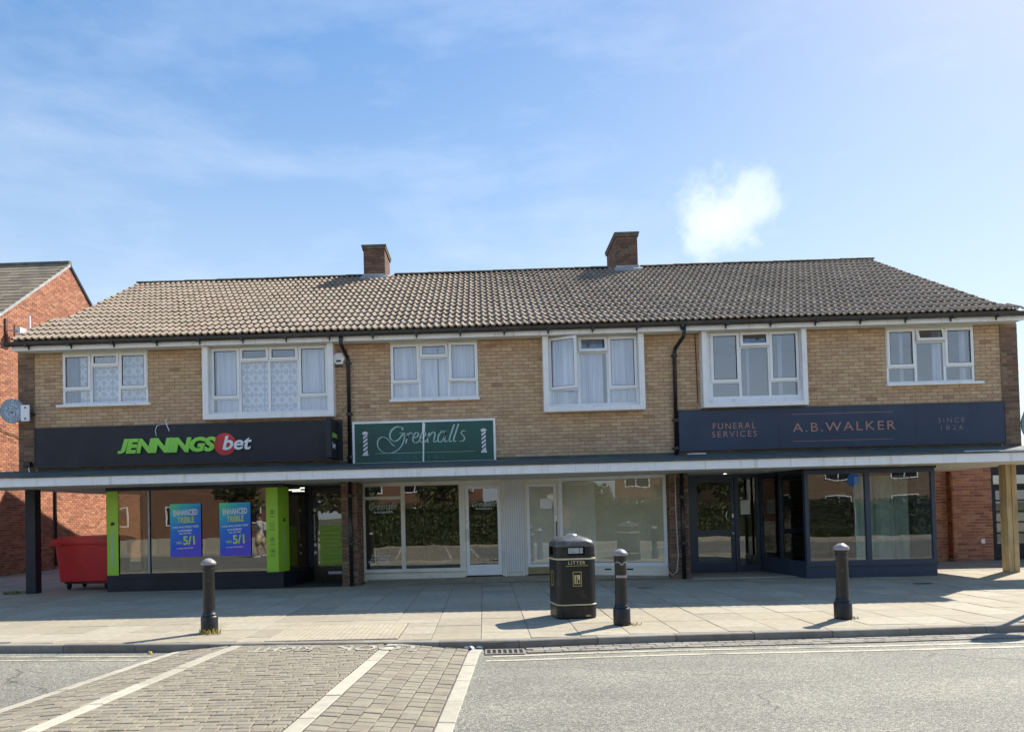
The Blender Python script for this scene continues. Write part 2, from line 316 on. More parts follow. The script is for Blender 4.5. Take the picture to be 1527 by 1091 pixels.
def asphalt():
    m, N, L, b = nodes('asphalt'); g = N.new('ShaderNodeNewGeometry').outputs['Position']
    vo = N.new('ShaderNodeTexVoronoi'); vo.inputs['Scale'].default_value = 95; L.new(g, vo.inputs['Vector'])
    sep = N.new('ShaderNodeSeparateColor'); L.new(vo.outputs['Color'], sep.inputs[0])
    c = ramp(N, L, sep.outputs[0], [(0,(.14,.137,.115)),(.35,(.235,.228,.195)),(.7,(.32,.308,.26)),(.93,(.48,.46,.38))])
    d = ramp(N, L, vo.outputs['Distance'], [(.35,(1,1,1)),(.75,(.55,.55,.55))]); c = mixc(N, L, 1, c, d, 'MULTIPLY')
    big = ramp(N, L, noise(N, L, g, .7, 6, .6), [(.3,(.86,.86,.87)),(.7,(1.12,1.12,1.1))]); c = mixc(N, L, 1, c, big, 'MULTIPLY')
    mpn = N.new('ShaderNodeMapping'); mpn.inputs['Scale'].default_value = (.12, 1.1, 1); L.new(g, mpn.inputs[0])
    c = mixc(N, L, 1, c, ramp(N, L, noise(N, L, mpn.outputs[0], 1.0, 5, .6), [(.35,(.84,.84,.85)),(.65,(1.14,1.13,1.1))]), 'MULTIPLY')
    cv = N.new('ShaderNodeTexVoronoi'); cv.feature = 'DISTANCE_TO_EDGE'; cv.inputs['Scale'].default_value = .33
    wn = N.new('ShaderNodeTexNoise'); wn.inputs['Scale'].default_value = 2.5; wn.inputs['Detail'].default_value = 6; L.new(g, wn.inputs['Vector'])
    wa = N.new('ShaderNodeVectorMath'); wa.operation = 'MULTIPLY_ADD'; L.new(wn.outputs['Color'], wa.inputs[0]); wa.inputs[1].default_value = (.5,.5,0); L.new(g, wa.inputs[2]); L.new(wa.outputs[0], cv.inputs['Vector'])
    ck = ramp(N, L, cv.outputs['Distance'], [(.0015,(.75,.75,.75)),(.004,(0,0,0))]); ck = mixc(N, L, 1, ck, ramp(N, L, noise(N, L, g, .5, 2), [(.5,(0,0,0)),(.56,(1,1,1))]), 'MULTIPLY'); c = mixc(N, L, ck, c, (.05,.048,.042))
    pat = ramp(N, L, noise(N, L, g, 3.5, 6, .7), [(.62,(0,0,0)),(.8,(.35,.35,.35))]); c = mixc(N, L, pat, c, (.09,.085,.075))
    L.new(c, b.inputs['Base Color']); b.inputs['Roughness'].default_value = .78; b.inputs['Specular IOR Level'].default_value = .4
    bn = N.new('ShaderNodeBump'); bn.inputs['Strength'].default_value = .8; bn.inputs['Distance'].default_value = .008; bn.invert = True
    L.new(vo.outputs['Distance'], bn.inputs['Height']); L.new(bn.outputs[0], b.inputs['Normal']); return m
M['asphalt'] = asphalt()
def worn_paint(name, col, lo=.40, hi=.52):
    m, N, L, b = nodes(name); g = N.new('ShaderNodeNewGeometry').outputs['Position']
    f = noise(N, L, g, 38, 6, .75); f2 = noise(N, L, g, 4, 3)
    ad = N.new('ShaderNodeMath'); ad.operation = 'ADD'; L.new(f, ad.inputs[0]); L.new(f2, ad.inputs[1])
    hf = N.new('ShaderNodeMath'); hf.operation = 'MULTIPLY'; L.new(ad.outputs[0], hf.inputs[0]); hf.inputs[1].default_value = .5; hfs = hf.outputs[0]
    k = ramp(N, L, hfs, [(lo, (0,0,0)), (hi, (1,1,1))])
    vo = noise(N, L, g, 90, 4, .7); wear = ramp(N, L, vo, [(.42,(1,1,1)),(.62,(.72,.72,.72))])
    c = mixc(N, L, 1, col, wear, 'MULTIPLY')
    c = mixc(N, L, k, (.19,.18,.155), c)
    L.new(c, b.inputs['Base Color']); b.inputs['Roughness'].default_value = .7
    bn = N.new('ShaderNodeBump'); bn.inputs['Strength'].default_value = .5; bn.inputs['Distance'].default_value = .005
    L.new(vo, bn.inputs['Height']); L.new(bn.outputs[0], b.inputs['Normal']); return m
M['yellow'] = worn_paint('faded_yellow_line', (.56,.52,.37))
M['whitepaint'] = worn_paint('worn_white_letters', (.52,.48,.39), .43, .53)

def lace(name, kind):
    m, N, L, b = nodes(name); g = N.new('ShaderNodeNewGeometry').outputs['Position']
    if kind == 'damask':
        s = N.new('ShaderNodeSeparateXYZ'); L.new(g, s.inputs[0])
        def M2(op, a, bb=None):
            n = N.new('ShaderNodeMath'); n.operation = op
            for i, v in enumerate((a, bb)):
                if v is None: continue
                if isinstance(v, (int, float)): n.inputs[i].default_value = v
                else: L.new(v, n.inputs[i])
            return n.outputs[0]
        nz = noise(N, L, g, 26, 3); off = M2('MULTIPLY', M2('SUBTRACT', nz, .5), 1.6)
        u = M2('SINE', M2('ADD', M2('MULTIPLY', s.outputs['X'], 17), off)); v = M2('SINE', M2('ADD', M2('MULTIPLY', s.outputs['Z'], 13), off))
        u2 = M2('SINE', M2('MULTIPLY', s.outputs['X'], 51)); v2 = M2('SINE', M2('MULTIPLY', s.outputs['Z'], 39))
        f = M2('ADD', M2('MULTIPLY', u, v), M2('MULTIPLY', M2('MULTIPLY', u2, v2), .5))
        f = M2('ADD', M2('MULTIPLY', M2('ABSOLUTE', f), 1.0), M2('MULTIPLY', off, .25))
        k = ramp(N, L, f, [(.20,(.40,.46,.54)),(.55,(.74,.79,.84))])
    else:
        mpn = N.new('ShaderNodeMapping'); mpn.inputs['Scale'].default_value = (14, 14, .7); L.new(g, mpn.inputs[0])
        f = noise(N, L, mpn.outputs[0], 1.0, 3, .5, .6)
        k = ramp(N, L, f, [(.3,(.44,.51,.64)),(.62,(.78,.83,.92))])
    L.new(k, b.inputs['Base Color']); b.inputs['Roughness'].default_value = .9
    b.inputs['Transmission Weight'].default_value = 0
    return m
M['damask'] = lace('damask_lace', 'damask'); M['voile'] = lace('voile_curtain', 'voile')
M['drape'] = mat('green_drape', (.30,.44,.40), .9, .2, 3)
M['bluecurtain'] = mat('blue_curtain', (.07,.12,.26), .9, .2, 5)
M['blindblack'] = mat('dark_louvre', (.018,.018,.030), .4, .1, 5)

def curtain(name, x0, x1, z0, z1, y, m, parent, amp=.03, folds=9, **kw):
    b = MB(); n = folds*8; ph = random.random()*6
    P = [(x0+(x1-x0)*i/n, y + amp*math.sin(ph+i*2*math.pi/8*(1+.12*math.sin(i*.31)))*(.6+.4*math.sin(i*.17+ph))) for i in range(n+1)]
    for (xa, ya), (xb, yb) in zip(P, P[1:]):
        b.quad((xa,ya,z0),(xb,yb,z0),(xb,yb,z1),(xa,ya,z1))
    for (xa, ya), (xb, yb) in zip(P, P[1:]):
        b.quad((xa,ya+.004,z0),(xa,ya+.004,z1),(xb,yb+.004,z1),(xb,yb+.004,z0))
    return b.build(name, m, parent, smooth=True, **kw)

def text_mesh(s, w=None, h=None, shear=0, bold=0, spacing=1.0, extrude=.004, align='LEFT', res=3, flat=False):
    cu = bpy.data.curves.new('t', 'FONT'); cu.body = s; cu.size = 1; cu.shear = shear; cu.offset = bold; cu.extrude = 0
    cu.space_character = spacing; cu.resolution_u = res
    o = bpy.data.objects.new('t', cu); sc.collection.objects.link(o)
    dg = bpy.context.evaluated_depsgraph_get(); me = bpy.data.meshes.new_from_object(o.evaluated_get(dg))
    bpy.data.objects.remove(o); bpy.data.curves.remove(cu)
    if flat:        # lift glyphs that hang below the line (a heavy J) onto it
        par = list(range(len(me.vertices)))
        def find(i):
            while par[i] != i: par[i] = par[par[i]]; i = par[i]
            return i
        for p in me.polygons:
            for q in p.vertices[1:]: par[find(q)] = find(p.vertices[0])
        grp = {}
        for v in me.vertices: grp.setdefault(find(v.index), []).append(v)
        for vs in grp.values():
            lo, hi = min(v.co.y for v in vs), max(v.co.y for v in vs)
            if lo < -.05:
                for v in vs: v.co.y = (v.co.y-lo)/(hi-lo)*hi; v.co.x = v.co.x+.06
    xs = [v.co.x for v in me.vertices]; ys = [v.co.y for v in me.vertices]
    x0, x1, y0, y1 = min(xs), max(xs), min(ys), max(ys)
    sx = w/(x1-x0) if w else None; sy = h/(y1-y0) if h else None
    sx = sx or sy; sy = sy or sx
    V = [((v.co.x-x0)*sx, (v.co.y-y0)*sy) for v in me.vertices]; F = [tuple(p.vertices) for p in me.polygons]
    # boundary edges -> walls so letters have thickness
    cnt = {}
    for f in F:
        for a, b2 in zip(f, f[1:]+f[:1]): cnt[(a, b2)] = 1
    mb = MB(); n = len(V)
    mb.v = [(x, -extrude, z) for x, z in V] + [(x, 0, z) for x, z in V]
    for f in F: mb.f.append(f); mb.t.append(0)
    for (a, b2) in cnt:
        if (b2, a) not in cnt: mb.f.append((b2, a, a+n, b2+n)); mb.t.append(0)
    bpy.data.meshes.remove(me); return mb
def letters(s, x, z, y, w, h, m, parent, name='lettering', **kw):
    """text standing in the XZ plane facing -Y, lower left corner at x, z"""
    lab = kw.pop('label', None)
    return text_mesh(s, w, h, **kw).build(name, m, parent, loc=(x, y, z), label=lab)
def ribbon(mb, pts, y, wd, th=.004):
    """calligraphic stroke in XZ plane; pts (x, z), wd list or float"""
    P = []
    # catmull-rom
    pts = [Vector((p[0], p[1])) for p in pts]; Q = [pts[0]] + pts + [pts[-1]]
    for i in range(1, len(Q)-2):
        for k in range(6):
            t = k/6; a, b2, c, d = Q[i-1], Q[i], Q[i+1], Q[i+2]
            P.append(.5*((2*b2)+(c-a)*t+(2*a-5*b2+4*c-d)*t*t+(3*b2-a-3*c+d)*t**3))
    P.append(pts[-1]); n = len(P)
    for i in range(n-1):
        d = (P[i+1]-P[i]); 
        if d.length < 1e-6: continue
        def off(j):
            dd = (P[min(j+1, n-1)]-P[max(j-1, 0)]).normalized(); nn = Vector((-dd.y, dd.x))
            # pen held at an angle: down strokes thick, hair lines thin
            k = .35 + .65*abs(dd.y*.9 + dd.x*.25); return nn*wd*k/2
        a, b2 = P[i]-off(i), P[i]+off(i); c, e = P[i+1]+off(i+1), P[i+1]-off(i+1)
        mb.hexa([(a.x,y,a.y),(b2.x,y,b2.y),(c.x,y,c.y),(e.x,y,e.y)], [(a.x,y-th,a.y),(b2.x,y-th,b2.y),(c.x,y-th,c.y),(e.x,y-th,e.y)])

# masonry ------------------------------------------------------------
def frame_matrix(o, u):
    u = Vector(u).normalized(); z = Vector((0,0,1)); n = z.cross(u)   # local +y goes into the wall
    return Matrix(((u.x, n.x, 0, o[0]), (u.y, n.y, 0, o[1]), (0, 0, 1, o[2]), (0,0,0,1)))
def wall(parent, o, u, length, z0, z1, holes, mb_, mm, thick=.22, indiv=0, name='wall', poly=None, label=None, cam_near=None, ch=.075, bl=.225, chips=True):
    """brick wall: mortar-coloured slab with openings, and bricks standing proud of it"""
    T = frame_matrix(o, u); b = MB()
    xs = sorted({0, length, *[h[0] for h in holes], *[h[1] for h in holes]}); zs = sorted({z0, z1, *[h[2] for h in holes], *[h[3] for h in holes]})
    xs = [x for x in xs if 0 <= x <= length]; zs = [z for z in zs if z0 <= z <= z1]
    hole = lambda x, z: any(h[0] < x < h[1] and h[2] < z < h[3] for h in holes)
    if poly is None:
        sol = {}
        for i in range(len(xs)-1):
            for j in range(len(zs)-1): sol[i, j] = not hole((xs[i]+xs[i+1])/2, (zs[j]+zs[j+1])/2)
        for (i, j), s in sol.items():
            if not s: continue
            xa, xb, za, zb = xs[i], xs[i+1], zs[j], zs[j+1]
            b.quad((xa,0,za),(xb,0,za),(xb,0,zb),(xa,0,zb)); b.quad((xa,thick,za),(xa,thick,zb),(xb,thick,zb),(xb,thick,za))
            if not sol.get((i-1, j)): b.quad((xa,0,za),(xa,0,zb),(xa,thick,zb),(xa,thick,za))
            if not sol.get((i+1, j)): b.quad((xb,0,za),(xb,thick,za),(xb,thick,zb),(xb,0,zb))
            if not sol.get((i, j-1)): b.quad((xa,0,za),(xa,thick,za),(xb,thick,za),(xb,0,za))
            if not sol.get((i, j+1)): b.quad((xa,0,zb),(xb,0,zb),(xb,thick,zb),(xa,thick,zb))
        inside = lambda z: [(0, length)]
    else:
        b.hexa([(x, 0, z) for x, z in poly], [(x, thick, z) for x, z in poly])
        def inside(z):
            X = []
            for (xa, za), (xb, zb) in zip(poly, poly[1:]+poly[:1]):
                if (za-z)*(zb-z) < 0: X.append(xa+(xb-xa)*(z-za)/(zb-za))
            X.sort(); return list(zip(X[::2], X[1::2]))
    W = b.build(name, mm, parent, label=label); W.matrix_local = T
    bricks = []; gap = .010; rows = int((z1-z0)/ch)
    for r in range(rows):
        za = z0+r*ch+gap/2; zb = za+ch-gap; zm = (za+zb)/2
        iv = inside(zm)
        for h in holes:
            if h[2] < zb and h[3] > za:
                nv = []
                for a, c in iv:
                    if h[1] <= a or h[0] >= c: nv.append((a, c)); continue
                    if h[0] > a: nv.append((a, h[0]))
                    if h[1] < c: nv.append((h[1], c))
                iv = nv
        for a, c in iv:
            x = -(bl/2 if r % 2 else 0) - bl
            while x < c:
                xa, xb = max(a, x+gap/2), min(c, x+bl-gap/2); x += bl
                if xb-xa > .025: bricks.append((xa, xb, za, zb))
    if indiv and cam_near:
        full = [q for q in bricks if q[1]-q[0] > bl-.02]
        full.sort(key=lambda q: (Vector(cam_near)-(T @ Vector(((q[0]+q[1])/2, 0, (q[2]+q[3])/2)))).length)
        sel = set(full[:indiv])
        sb = MB(); hx = (bl-gap)/2; hz = (ch-gap)/2; e = .0045
        sb.hexa([(-hx,.02,-hz),(hx,.02,-hz),(hx,.02,hz),(-hx,.02,hz)], [(-hx,-.002,-hz),(hx,-.002,-hz),(hx,-.002,hz),(-hx,-.002,hz)])
        sb.v = []; sb.f = []; sb.t = []
        rings = [[(-hx,.02,-hz),(hx,.02,-hz),(hx,.02,hz),(-hx,.02,hz)], [(-hx,-.004,-hz),(hx,-.004,-hz),(hx,-.004,hz),(-hx,-.004,hz)], [(-hx+e,-.008,-hz+e),(hx-e,-.008,-hz+e),(hx-e,-.008,hz-e),(-hx+e,-.008,hz-e)]]
        for ring in rings: sb.v += ring
        for k in (0, 4):
            for i in range(4): j = (i+1) % 4; sb.f.append((k+i, k+j, k+4+j, k+4+i)); sb.t.append(0)
        sb.f.append((8, 9, 10, 11)); sb.t.append(0)
        me = sb.mesh('brick', mb_)
        for q in sel: 
            k = link('brick', me, W, loc=((q[0]+q[1])/2, random.uniform(-.0015,.0015), (q[2]+q[3])/2))
    else: sel = set()
    b = MB(); e = .004
    for q in bricks:
        if q in sel: continue
        xa, xb, za, zb = q; d = -.008+random.uniform(-.0015,.0015); b.cur = random.random()
        i0 = len(b.v)
        b.v += [(xa,0,za),(xb,0,za),(xb,0,zb),(xa,0,zb),(xa+e,d,za+e),(xb-e,d,za+e),(xb-e,d,zb-e),(xa+e,d,zb-e)]
        for f in ((0,1,5,4),(1,2,6,5),(2,3,7,6),(3,0,4,7),(4,5,6,7)): b.f.append(tuple(i0+i for i in f)); b.t.append(b.cur)
    if bricks: 
        o2 = b.build('brick' if not indiv else 'brickwork', mb_, W, kind='stuff')
    return W

CAMP = (0, -15.5, 1.45)

# ------------------------------------------------------------------ ground, road, paving
def kerb_y(x):
    P = [(-60,-5.2),(-30,-5.6),(-10,-6.32),(-5.9,-6.66),(-3.4,-6.86),(-1.2,-6.98),(0.1,-7.08),(1,-6.98),(2.1,-6.88),(4.4,-6.8),(6.2,-6.68),(9,-6.35),(30,-3.2),(60,-1)]
    for (a, ya), (b, yb) in zip(P, P[1:]):
        if a <= x <= b:
            t = (x-a)/(b-a); return ya+(yb-ya)*t
    return P[0][1] if x < P[0][0] else P[-1][1]
def sheet(name, m, poly, z, parent=None, **kw):
    b = MB(); b.quad(*[(x, y, z) for x, y in poly]); return b.build(name, m, parent, **kw)
sheet('ground', M['earth'], [(-900,-900),(900,-900),(900,900),(-900,900)], -.13, kind='structure')
sheet('road', M['asphalt'], [(-90,-17.2),(90,-17.2),(90,2),(-90,2)], -.09, kind='structure')
# pavement slab between kerb and shops
b = MB(); xs = [-60,-30,-10,-5.9,-3.4,-1.2,.1,1,2.1,4.4,6.2,9,30,60]
for a, c in zip(xs, xs[1:]):
    y0, y1 = kerb_y(a)+.13, kerb_y(c)+.13
    b.hexa([(a,y0,-.2),(c,y1,-.2),(c,.4,-.2),(a,.4,-.2)], [(a,y0,-.010),(c,y1,-.010),(c,.4,-.010),(a,.4,-.010)])
pave = b.build('pavement', M['flagjoint'], kind='structure')
b = MB(); b.box(-60,.4,-.2,60,22,-.006); yard = b.build('yard', M['yard'], kind='structure')

FW, FD = .585, .62
flags = []
for i in range(-62, 62):
    x0 = -.66+FW*i; yk = max(kerb_y(x0), kerb_y(x0+FW))+.14
    y = .40
    while y > yk+.02:
        y0 = max(y-FD, yk)
        if y-y0 > .08: flags.append((x0, y0, x0+FW, y))
        y -= FD
TACT = (-2.70, -.95, -6.70, -5.50)
def in_t(f): return f[0] < TACT[1]-.05 and f[2] > TACT[0]+.05 and f[1] < TACT[3]-.05
vis = [f for f in flags if abs(f[0]) < 11.5]; far = [f for f in flags if abs(f[0]) >= 11.5]
TC = (TACT[0]+.02, TACT[2]-.10, TACT[0]+.03+.4*4+.012, TACT[2]-.02+1.2+.01)
def clip_flag(f):
    x0, y0, x1, y1 = f; a, c, d, e_ = TC
    if x1 <= a or x0 >= d or y1 <= c or y0 >= e_: return [f]
    out = []
    if y1 > e_+.03: out.append((x0, e_, x1, y1))
    if y0 < c-.03: out.append((x0, y0, x1, c))
    ym0, ym1 = max(y0, c), min(y1, e_)
    if x0 < a-.03: out.append((x0, ym0, a, ym1))
    if x1 > d+.03: out.append((d, ym0, x1, ym1))
    return out
vis = [g_ for f in vis for g_ in clip_flag(f)]
vis.sort(key=lambda f: (Vector(CAMP)-Vector(((f[0]+f[2])/2, (f[1]+f[3])/2, 0))).length)
sb = MB(); g = .004; hx, hy = FW/2-g, FD/2-g; e = .005
def slab(b, hx, hy, e, zt, zb):
    i0 = len(b.v)
    b.v += [(-hx,-hy,zb),(hx,-hy,zb),(hx,hy,zb),(-hx,hy,zb),(-hx,-hy,zt-e*.6),(hx,-hy,zt-e*.6),(hx,hy,zt-e*.6),(-hx,hy,zt-e*.6),(-hx+e,-hy+e,zt),(hx-e,-hy+e,zt),(hx-e,hy-e,zt),(-hx+e,hy-e,zt)]
    for k in (0, 4):
        for i in range(4): j = (i+1) % 4; b.f.append((i0+k+i, i0+k+j, i0+k+4+j, i0+k+4+i)); b.t.append(b.cur)
    b.f.append((i0+8, i0+9, i0+10, i0+11)); b.t.append(b.cur)
slab(sb, hx, hy, e, 0, -.02); flag_me = sb.mesh('flagstone', M['flag'])
full = [f for f in vis if f[3]-f[1] > FD-.01 and f[2]-f[0] > FW-.01][:300]; fs = set(full)
for f in full:
    link('flagstone', flag_me, pave, loc=((f[0]+f[2])/2, (f[1]+f[3])/2, random.uniform(-.003, .002)), rot=(random.uniform(-.003,.003), random.uniform(-.003,.003), 0))
b = MB()
for f in vis+far:
    if f in fs: continue
    n0 = len(b.v); b.cur = random.random(); slab(b, (f[2]-f[0])/2-g, (f[3]-f[1])/2-g, e, random.uniform(-.002,.001), -.02)
    cx, cy = (f[0]+f[2])/2, (f[1]+f[3])/2
    for k in range(n0, len(b.v)): v = b.v[k]; b.v[k] = (v[0]+cx, v[1]+cy, v[2])
b.build('flagstones', M['flag'], pave, kind='stuff')
# blister pavers at the dropped kerb
b = MB(); slab(b, .2-.003, .2-.003, .004, .001, -.02)
for i in range(6):
    for j in range(6):
        cx, cy = -.165+.066*i, -.165+.066*j
        b.lathe([(.015,.001),(.012,.003),(.006,.004)], 6, (cx, cy, 0))
tme = b.mesh('blister_paver', M['tactile'])
nx = 4
for i in range(nx):
    for j in range(3):
        link('blister_paver', tme, pave, loc=(TACT[0]+.2+i*.4+.03, TACT[2]-.02+.2+j*.4, .0))
# kerb with single kerbstones
def kerb_drop(x):    # top of kerb sinks to the table at the crossing
    return 0.0
kerb = empty('kerb'); tag(kerb, kind='structure')
x = -14.2; k = 0
edge = []
while x < 14:
    x1 = x+.91; a, c = kerb_y(x), kerb_y(x1); ang = math.atan2(c-a, x1-x); ln = math.hypot(x1-x, c-a)
    b = MB(); b.cur = random.random(); h = ln/2-.004; rr = .018
    prof = [(0,-.22),(0,-rr-.0),(.005,-.006),(rr,.003),(.128,.003),(.128,-.22)]
    n = len(prof); i0 = 0
    for s in (-h, h):
        for (yy, zz) in prof: b.v.append((s, yy, zz))
    for i in range(n):
        j = (i+1) % n; b.f.append((i, j, n+j, n+i)); b.t.append(b.cur)
    b.f.append(tuple(range(n))); b.t.append(0); b.f.append(tuple(range(2*n-1, n-1, -1))); b.t.append(0)
    o = b.build('kerbstone', M['kerb'], kerb); o.location = ((x+x1)/2, (a+c)/2, random.uniform(-.003,.003)); o.rotation_euler = (0, 0, ang)
    x = x1
b = MB()
for a, c in zip(xs, xs[1:]):
    y0, y1 = kerb_y(a), kerb_y(c)
    b.hexa([(a,y0+.02,-.2),(c,y1+.02,-.2),(c,y1+.125,-.2),(a,y0+.125,-.2)], [(a,y0+.02,-.012),(c,y1+.02,-.012),(c,y1+.125,-.012),(a,y0+.125,-.012)])
b.build('kerb_bedding', M['flagjoint'], kerb)

# raised crossing table
LA = lambda y: -3.66+(y+6.8)*.150      # left outer strip
LB = lambda y: -2.93+(y+6.6)*.093
LC = lambda y: -1.09+(y+6.7)*.076
LD = lambda y: -.13+(y+6.9)*.060
TOP = -.016
def tz(x, y):
    a, b2, c, d = LA(y), LB(y), LC(y), LD(y)
    if x <= a-.07 or x >= d+.07: return -.084
    if x < b2: return -.084+(TOP+.084)*min(1, (x-a+.07)/(b2-a))
    if x <= c+.08: return TOP
    return TOP+(-.084-TOP)*min(1, (x-c-.08)/(d-c-.08))
cross = None
b = MB(); ys = [-17.2+i*(17.2-6.75)/30 for i in range(31)]
for y0, y1 in zip(ys, ys[1:]):
    X0 = [LA(y0)-.07, LB(y0), LC(y0)+.08, LD(y0)+.07]; X1 = [LA(y1)-.07, LB(y1), LC(y1)+.08, LD(y1)+.07]
    for i in range(3):
        ya = [max(y0, -99)]*2; 
        P = [(X0[i], y0), (X0[i+1], y0), (X1[i+1], y1), (X1[i], y1)]
        P = [(px, min(py, kerb_y(px)+.0)) for px, py in P]
        b.hexa([(px, py, -.2) for px, py in P], [(px, py, tz(px, py)-.010) for px, py in P])
cross = b.build('raised_crossing', M['settjoint'], kind='structure')
blocks = []   # (quad footprint, material key, lift)
def cut(P):
    return [(px, min(py, kerb_y(px)-.004)) for px, py in P]
row = .092; y = -6.72; r = 0
while y > -17:
    y0, y1 = y-row+.004, y-.004; ym = (y0+y1)/2
    x = LB(ym)+.075+ (random.uniform(0,.1)); xe = LC(ym)-.075; first = True
    x = LB(ym)+.078
    while x < xe-.02:
        wv = random.choice((.11,.13,.14,.16)) if not first else random.uniform(.07,.17); first = False
        x1 = min(x+wv, xe-.003)
        if xe-x1 < .05: x1 = xe-.003
        j = lambda: random.uniform(-.003,.003)
        blocks.append(([(x+.003+j(), y0+j()), (x1-.003+j(), y0+j()), (x1-.003+j(), y1+j()), (x+.003+j(), y1+j())], 'sett'))
        x = x1
    y -= row
# ramp setts laid in columns along the strips
def ramp_cols(fa, fb, n):
    for c in range(n):
        y = -6.70-random.random()*.1
        while y > -17:
            ln = random.choice((.09,.11,.13,.15)); y0 = y-ln
            def X(yy, k): a, b2 = fa(yy), fb(yy); return a+(b2-a)*k/n
            j = lambda: random.uniform(-.003,.003)
            blocks.append(([(X(y0,c)+.004+j(), y0+.004+j()), (X(y0,c+1)-.004+j(), y0+.004+j()), (X(y,c+1)-.004+j(), y-.004+j()), (X(y,c)+.004+j(), y-.004+j())], 'sett'))
            y = y0
ramp_cols(lambda y: LC(y)+.078, lambda y: LD(y)-.075, 6)
ramp_cols(lambda y: LA(y)+.075, lambda y: LB(y)-.078, 4)
for f in (LA, LB, LC, LD):
    y = -6.60
    while y > -17:
        ln = random.uniform(.62,.78); y0 = y-ln
        blocks.append(([(f(y0)-.066, y0+.004), (f(y0)+.066, y0+.004), (f(y)+.066, y-.004), (f(y)-.066, y-.004)], 'edging')); y = y0
def block(b, P, lift, e=.006):
    P = cut(P); cx = sum(p[0] for p in P)/4; cy = sum(p[1] for p in P)/4
    if abs(P[0][1]-P[2][1]) < .015: return False
    T = [(px, py, tz(px, py)+lift-e*.7) for px, py in P]; Q = [(px+(e if px < cx else -e), py+(e if py < cy else -e), tz(px, py)+lift) for px, py in P]
    i0 = len(b.v); b.v += [(px, py, tz(px, py)-.03) for px, py in P]+T+Q
    for k in (0, 4):
        for i in range(4): j = (i+1) % 4; b.f.append((i0+k+i, i0+k+j, i0+k+4+j, i0+k+4+i)); b.t.append(b.cur)
    b.f.append((i0+8, i0+9, i0+10, i0+11)); b.t.append(b.cur); return True
blocks.sort(key=lambda q: -sum(p[1] for p in q[0])*0 + (Vector((0,-15.5))-Vector((sum(p[0] for p in q[0])/4, sum(p[1] for p in q[0])/4))).length)
st = {'sett': MB(), 'edging': MB()}; cnt = {'sett': 0, 'edging': 0}
for P, kd in blocks:
    cy = sum(p[1] for p in P)/4; lift = random.uniform(-.003,.003)
    inview = cy > -10.45
    if inview and cnt[kd] < 300:
        b = MB(); b.cur = random.random()
        if block(b, P, lift):
            # own origin, centred
            c = Vector((sum(v[0] for v in b.v)/12, sum(v[1] for v in b.v)/12, 0)); b.v = [(v[0]-c.x, v[1]-c.y, v[2]) for v in b.v]
            b.build('sett' if kd == 'sett' else 'edging_stone', M[kd], cross, loc=tuple(c)); cnt[kd] += 1
    else:
        st[kd].cur = random.random(); block(st[kd], P, lift)
st['sett'].build('setts', M['sett'], cross, kind='stuff')
st['edging'].build('edging_stones', M['edging'], cross, kind='stuff')

# double faded yellow lines, channel setts, road letters
def line_along(name, m, x0, x1, off, wd, z, kind='structure'):
    b = MB(); n = max(2, int((x1-x0)/.25)); 
    for i in range(n):
        a = x0+(x1-x0)*i/n; c = x0+(x1-x0)*(i+1)/n; oa, oc = (off+.026*max(0, min(a, 6)), off+.026*max(0, min(c, 6))); ya, yc = kerb_y(a)-oa, kerb_y(c)-oc
        b.quad((a, ya-wd, z), (c, yc-wd, z), (c, yc, z), (a, ya, z))
    return b.build(name, m, kind=kind)
line_along('yellow_line', M['yellow'], .05, 40, .38, .07, -.086); line_along('yellow_line', M['yellow'], -.02, 40, .62, .07, -.086)
line_along('yellow_line', M['yellow'], -40, -3.86, .24, .06, -.086); line_along('yellow_line', M['yellow'], -40, -3.92, .46, .06, -.086)
chan = empty('road_channel'); tag(chan, kind='structure'); b0 = MB()
x = .52
for c in range(3):
    x = .50+(.0 if c % 2 else -.07)
    while x < 8.5:
        x1 = x+.2; ym = kerb_y((x+x1)/2); ang = math.atan2(kerb_y(x1)-kerb_y(x), .2)
        if x > .42:
            b = MB(); b.cur = random.random(); slab(b, .096, .046, .004, .012, -.02)
            b.build('sett', M['kerb'], chan, loc=((x+x1)/2, ym-.060-.108*c, -.089+random.uniform(-.002,.002)), rot=(0,0,ang))
        x = x1
# LOOK RIGHT, painted the right way up for people leaving the shops
lr = empty('road_lettering'); tag(lr, kind='structure')
for s, xa, xb, yb in (('LOOK', -1.72, -.82, -7.42), ('RIGHT', -2.66, -1.96, -7.40)):
    mb = text_mesh(s, xb-xa, .30, bold=.02, extrude=.0)
    V = []
    for (x, y, z) in mb.v:
        X = xb-x; Y = yb+(.30-z)+.02
        V.append((X, Y, max(tz(X, Y), -.09)+.0065))
    mb.v = V[:len(V)//2]; mb.f = [tuple(reversed(f)) if False else f for f in mb.f if max(f) < len(mb.v)]; mb.t = [0]*len(mb.f)
    mb.build('painted_word', M['whitepaint'], lr)

# ------------------------------------------------------------------ the terrace
T = empty('shop_terrace', 'two storey buff brick shopping terrace with tiled roof over three shopfronts', 'building')
SOF = 5.118
W1 = (-8.94,-7.10,3.99,5.118); W2 = (-5.80,-3.10,3.62,5.118); W3 = (-1.91,-.05,3.905,5.118)
W4 = (1.36,3.35,3.58,5.118); W5 = (4.66,6.68,3.60,5.118); W6 = (8.43,10.23,3.935,5.118)
XL, XR = -9.56, 10.76
holes = [(h[0]-XL, h[1]-XL, h[2], h[3]) for h in (W1, W2, W3, W4, W5, W6)]
wall(T, (XL, 0, 0), (1,0,0), XR-XL, 2.545, SOF, holes, M['buff'], M['mortar'], indiv=300, cam_near=CAMP)
# brown brick piers at the two ends
for x0, x1 in ((-9.90,-9.56), (10.76,11.10)):
    W = wall(T, (x0, -.03, 0), (1,0,0), x1-x0, 2.42 if x0 < 0 else 2.42, SOF, [], M['brown'], M['mortar_brown'], thick=.25, name='pier')
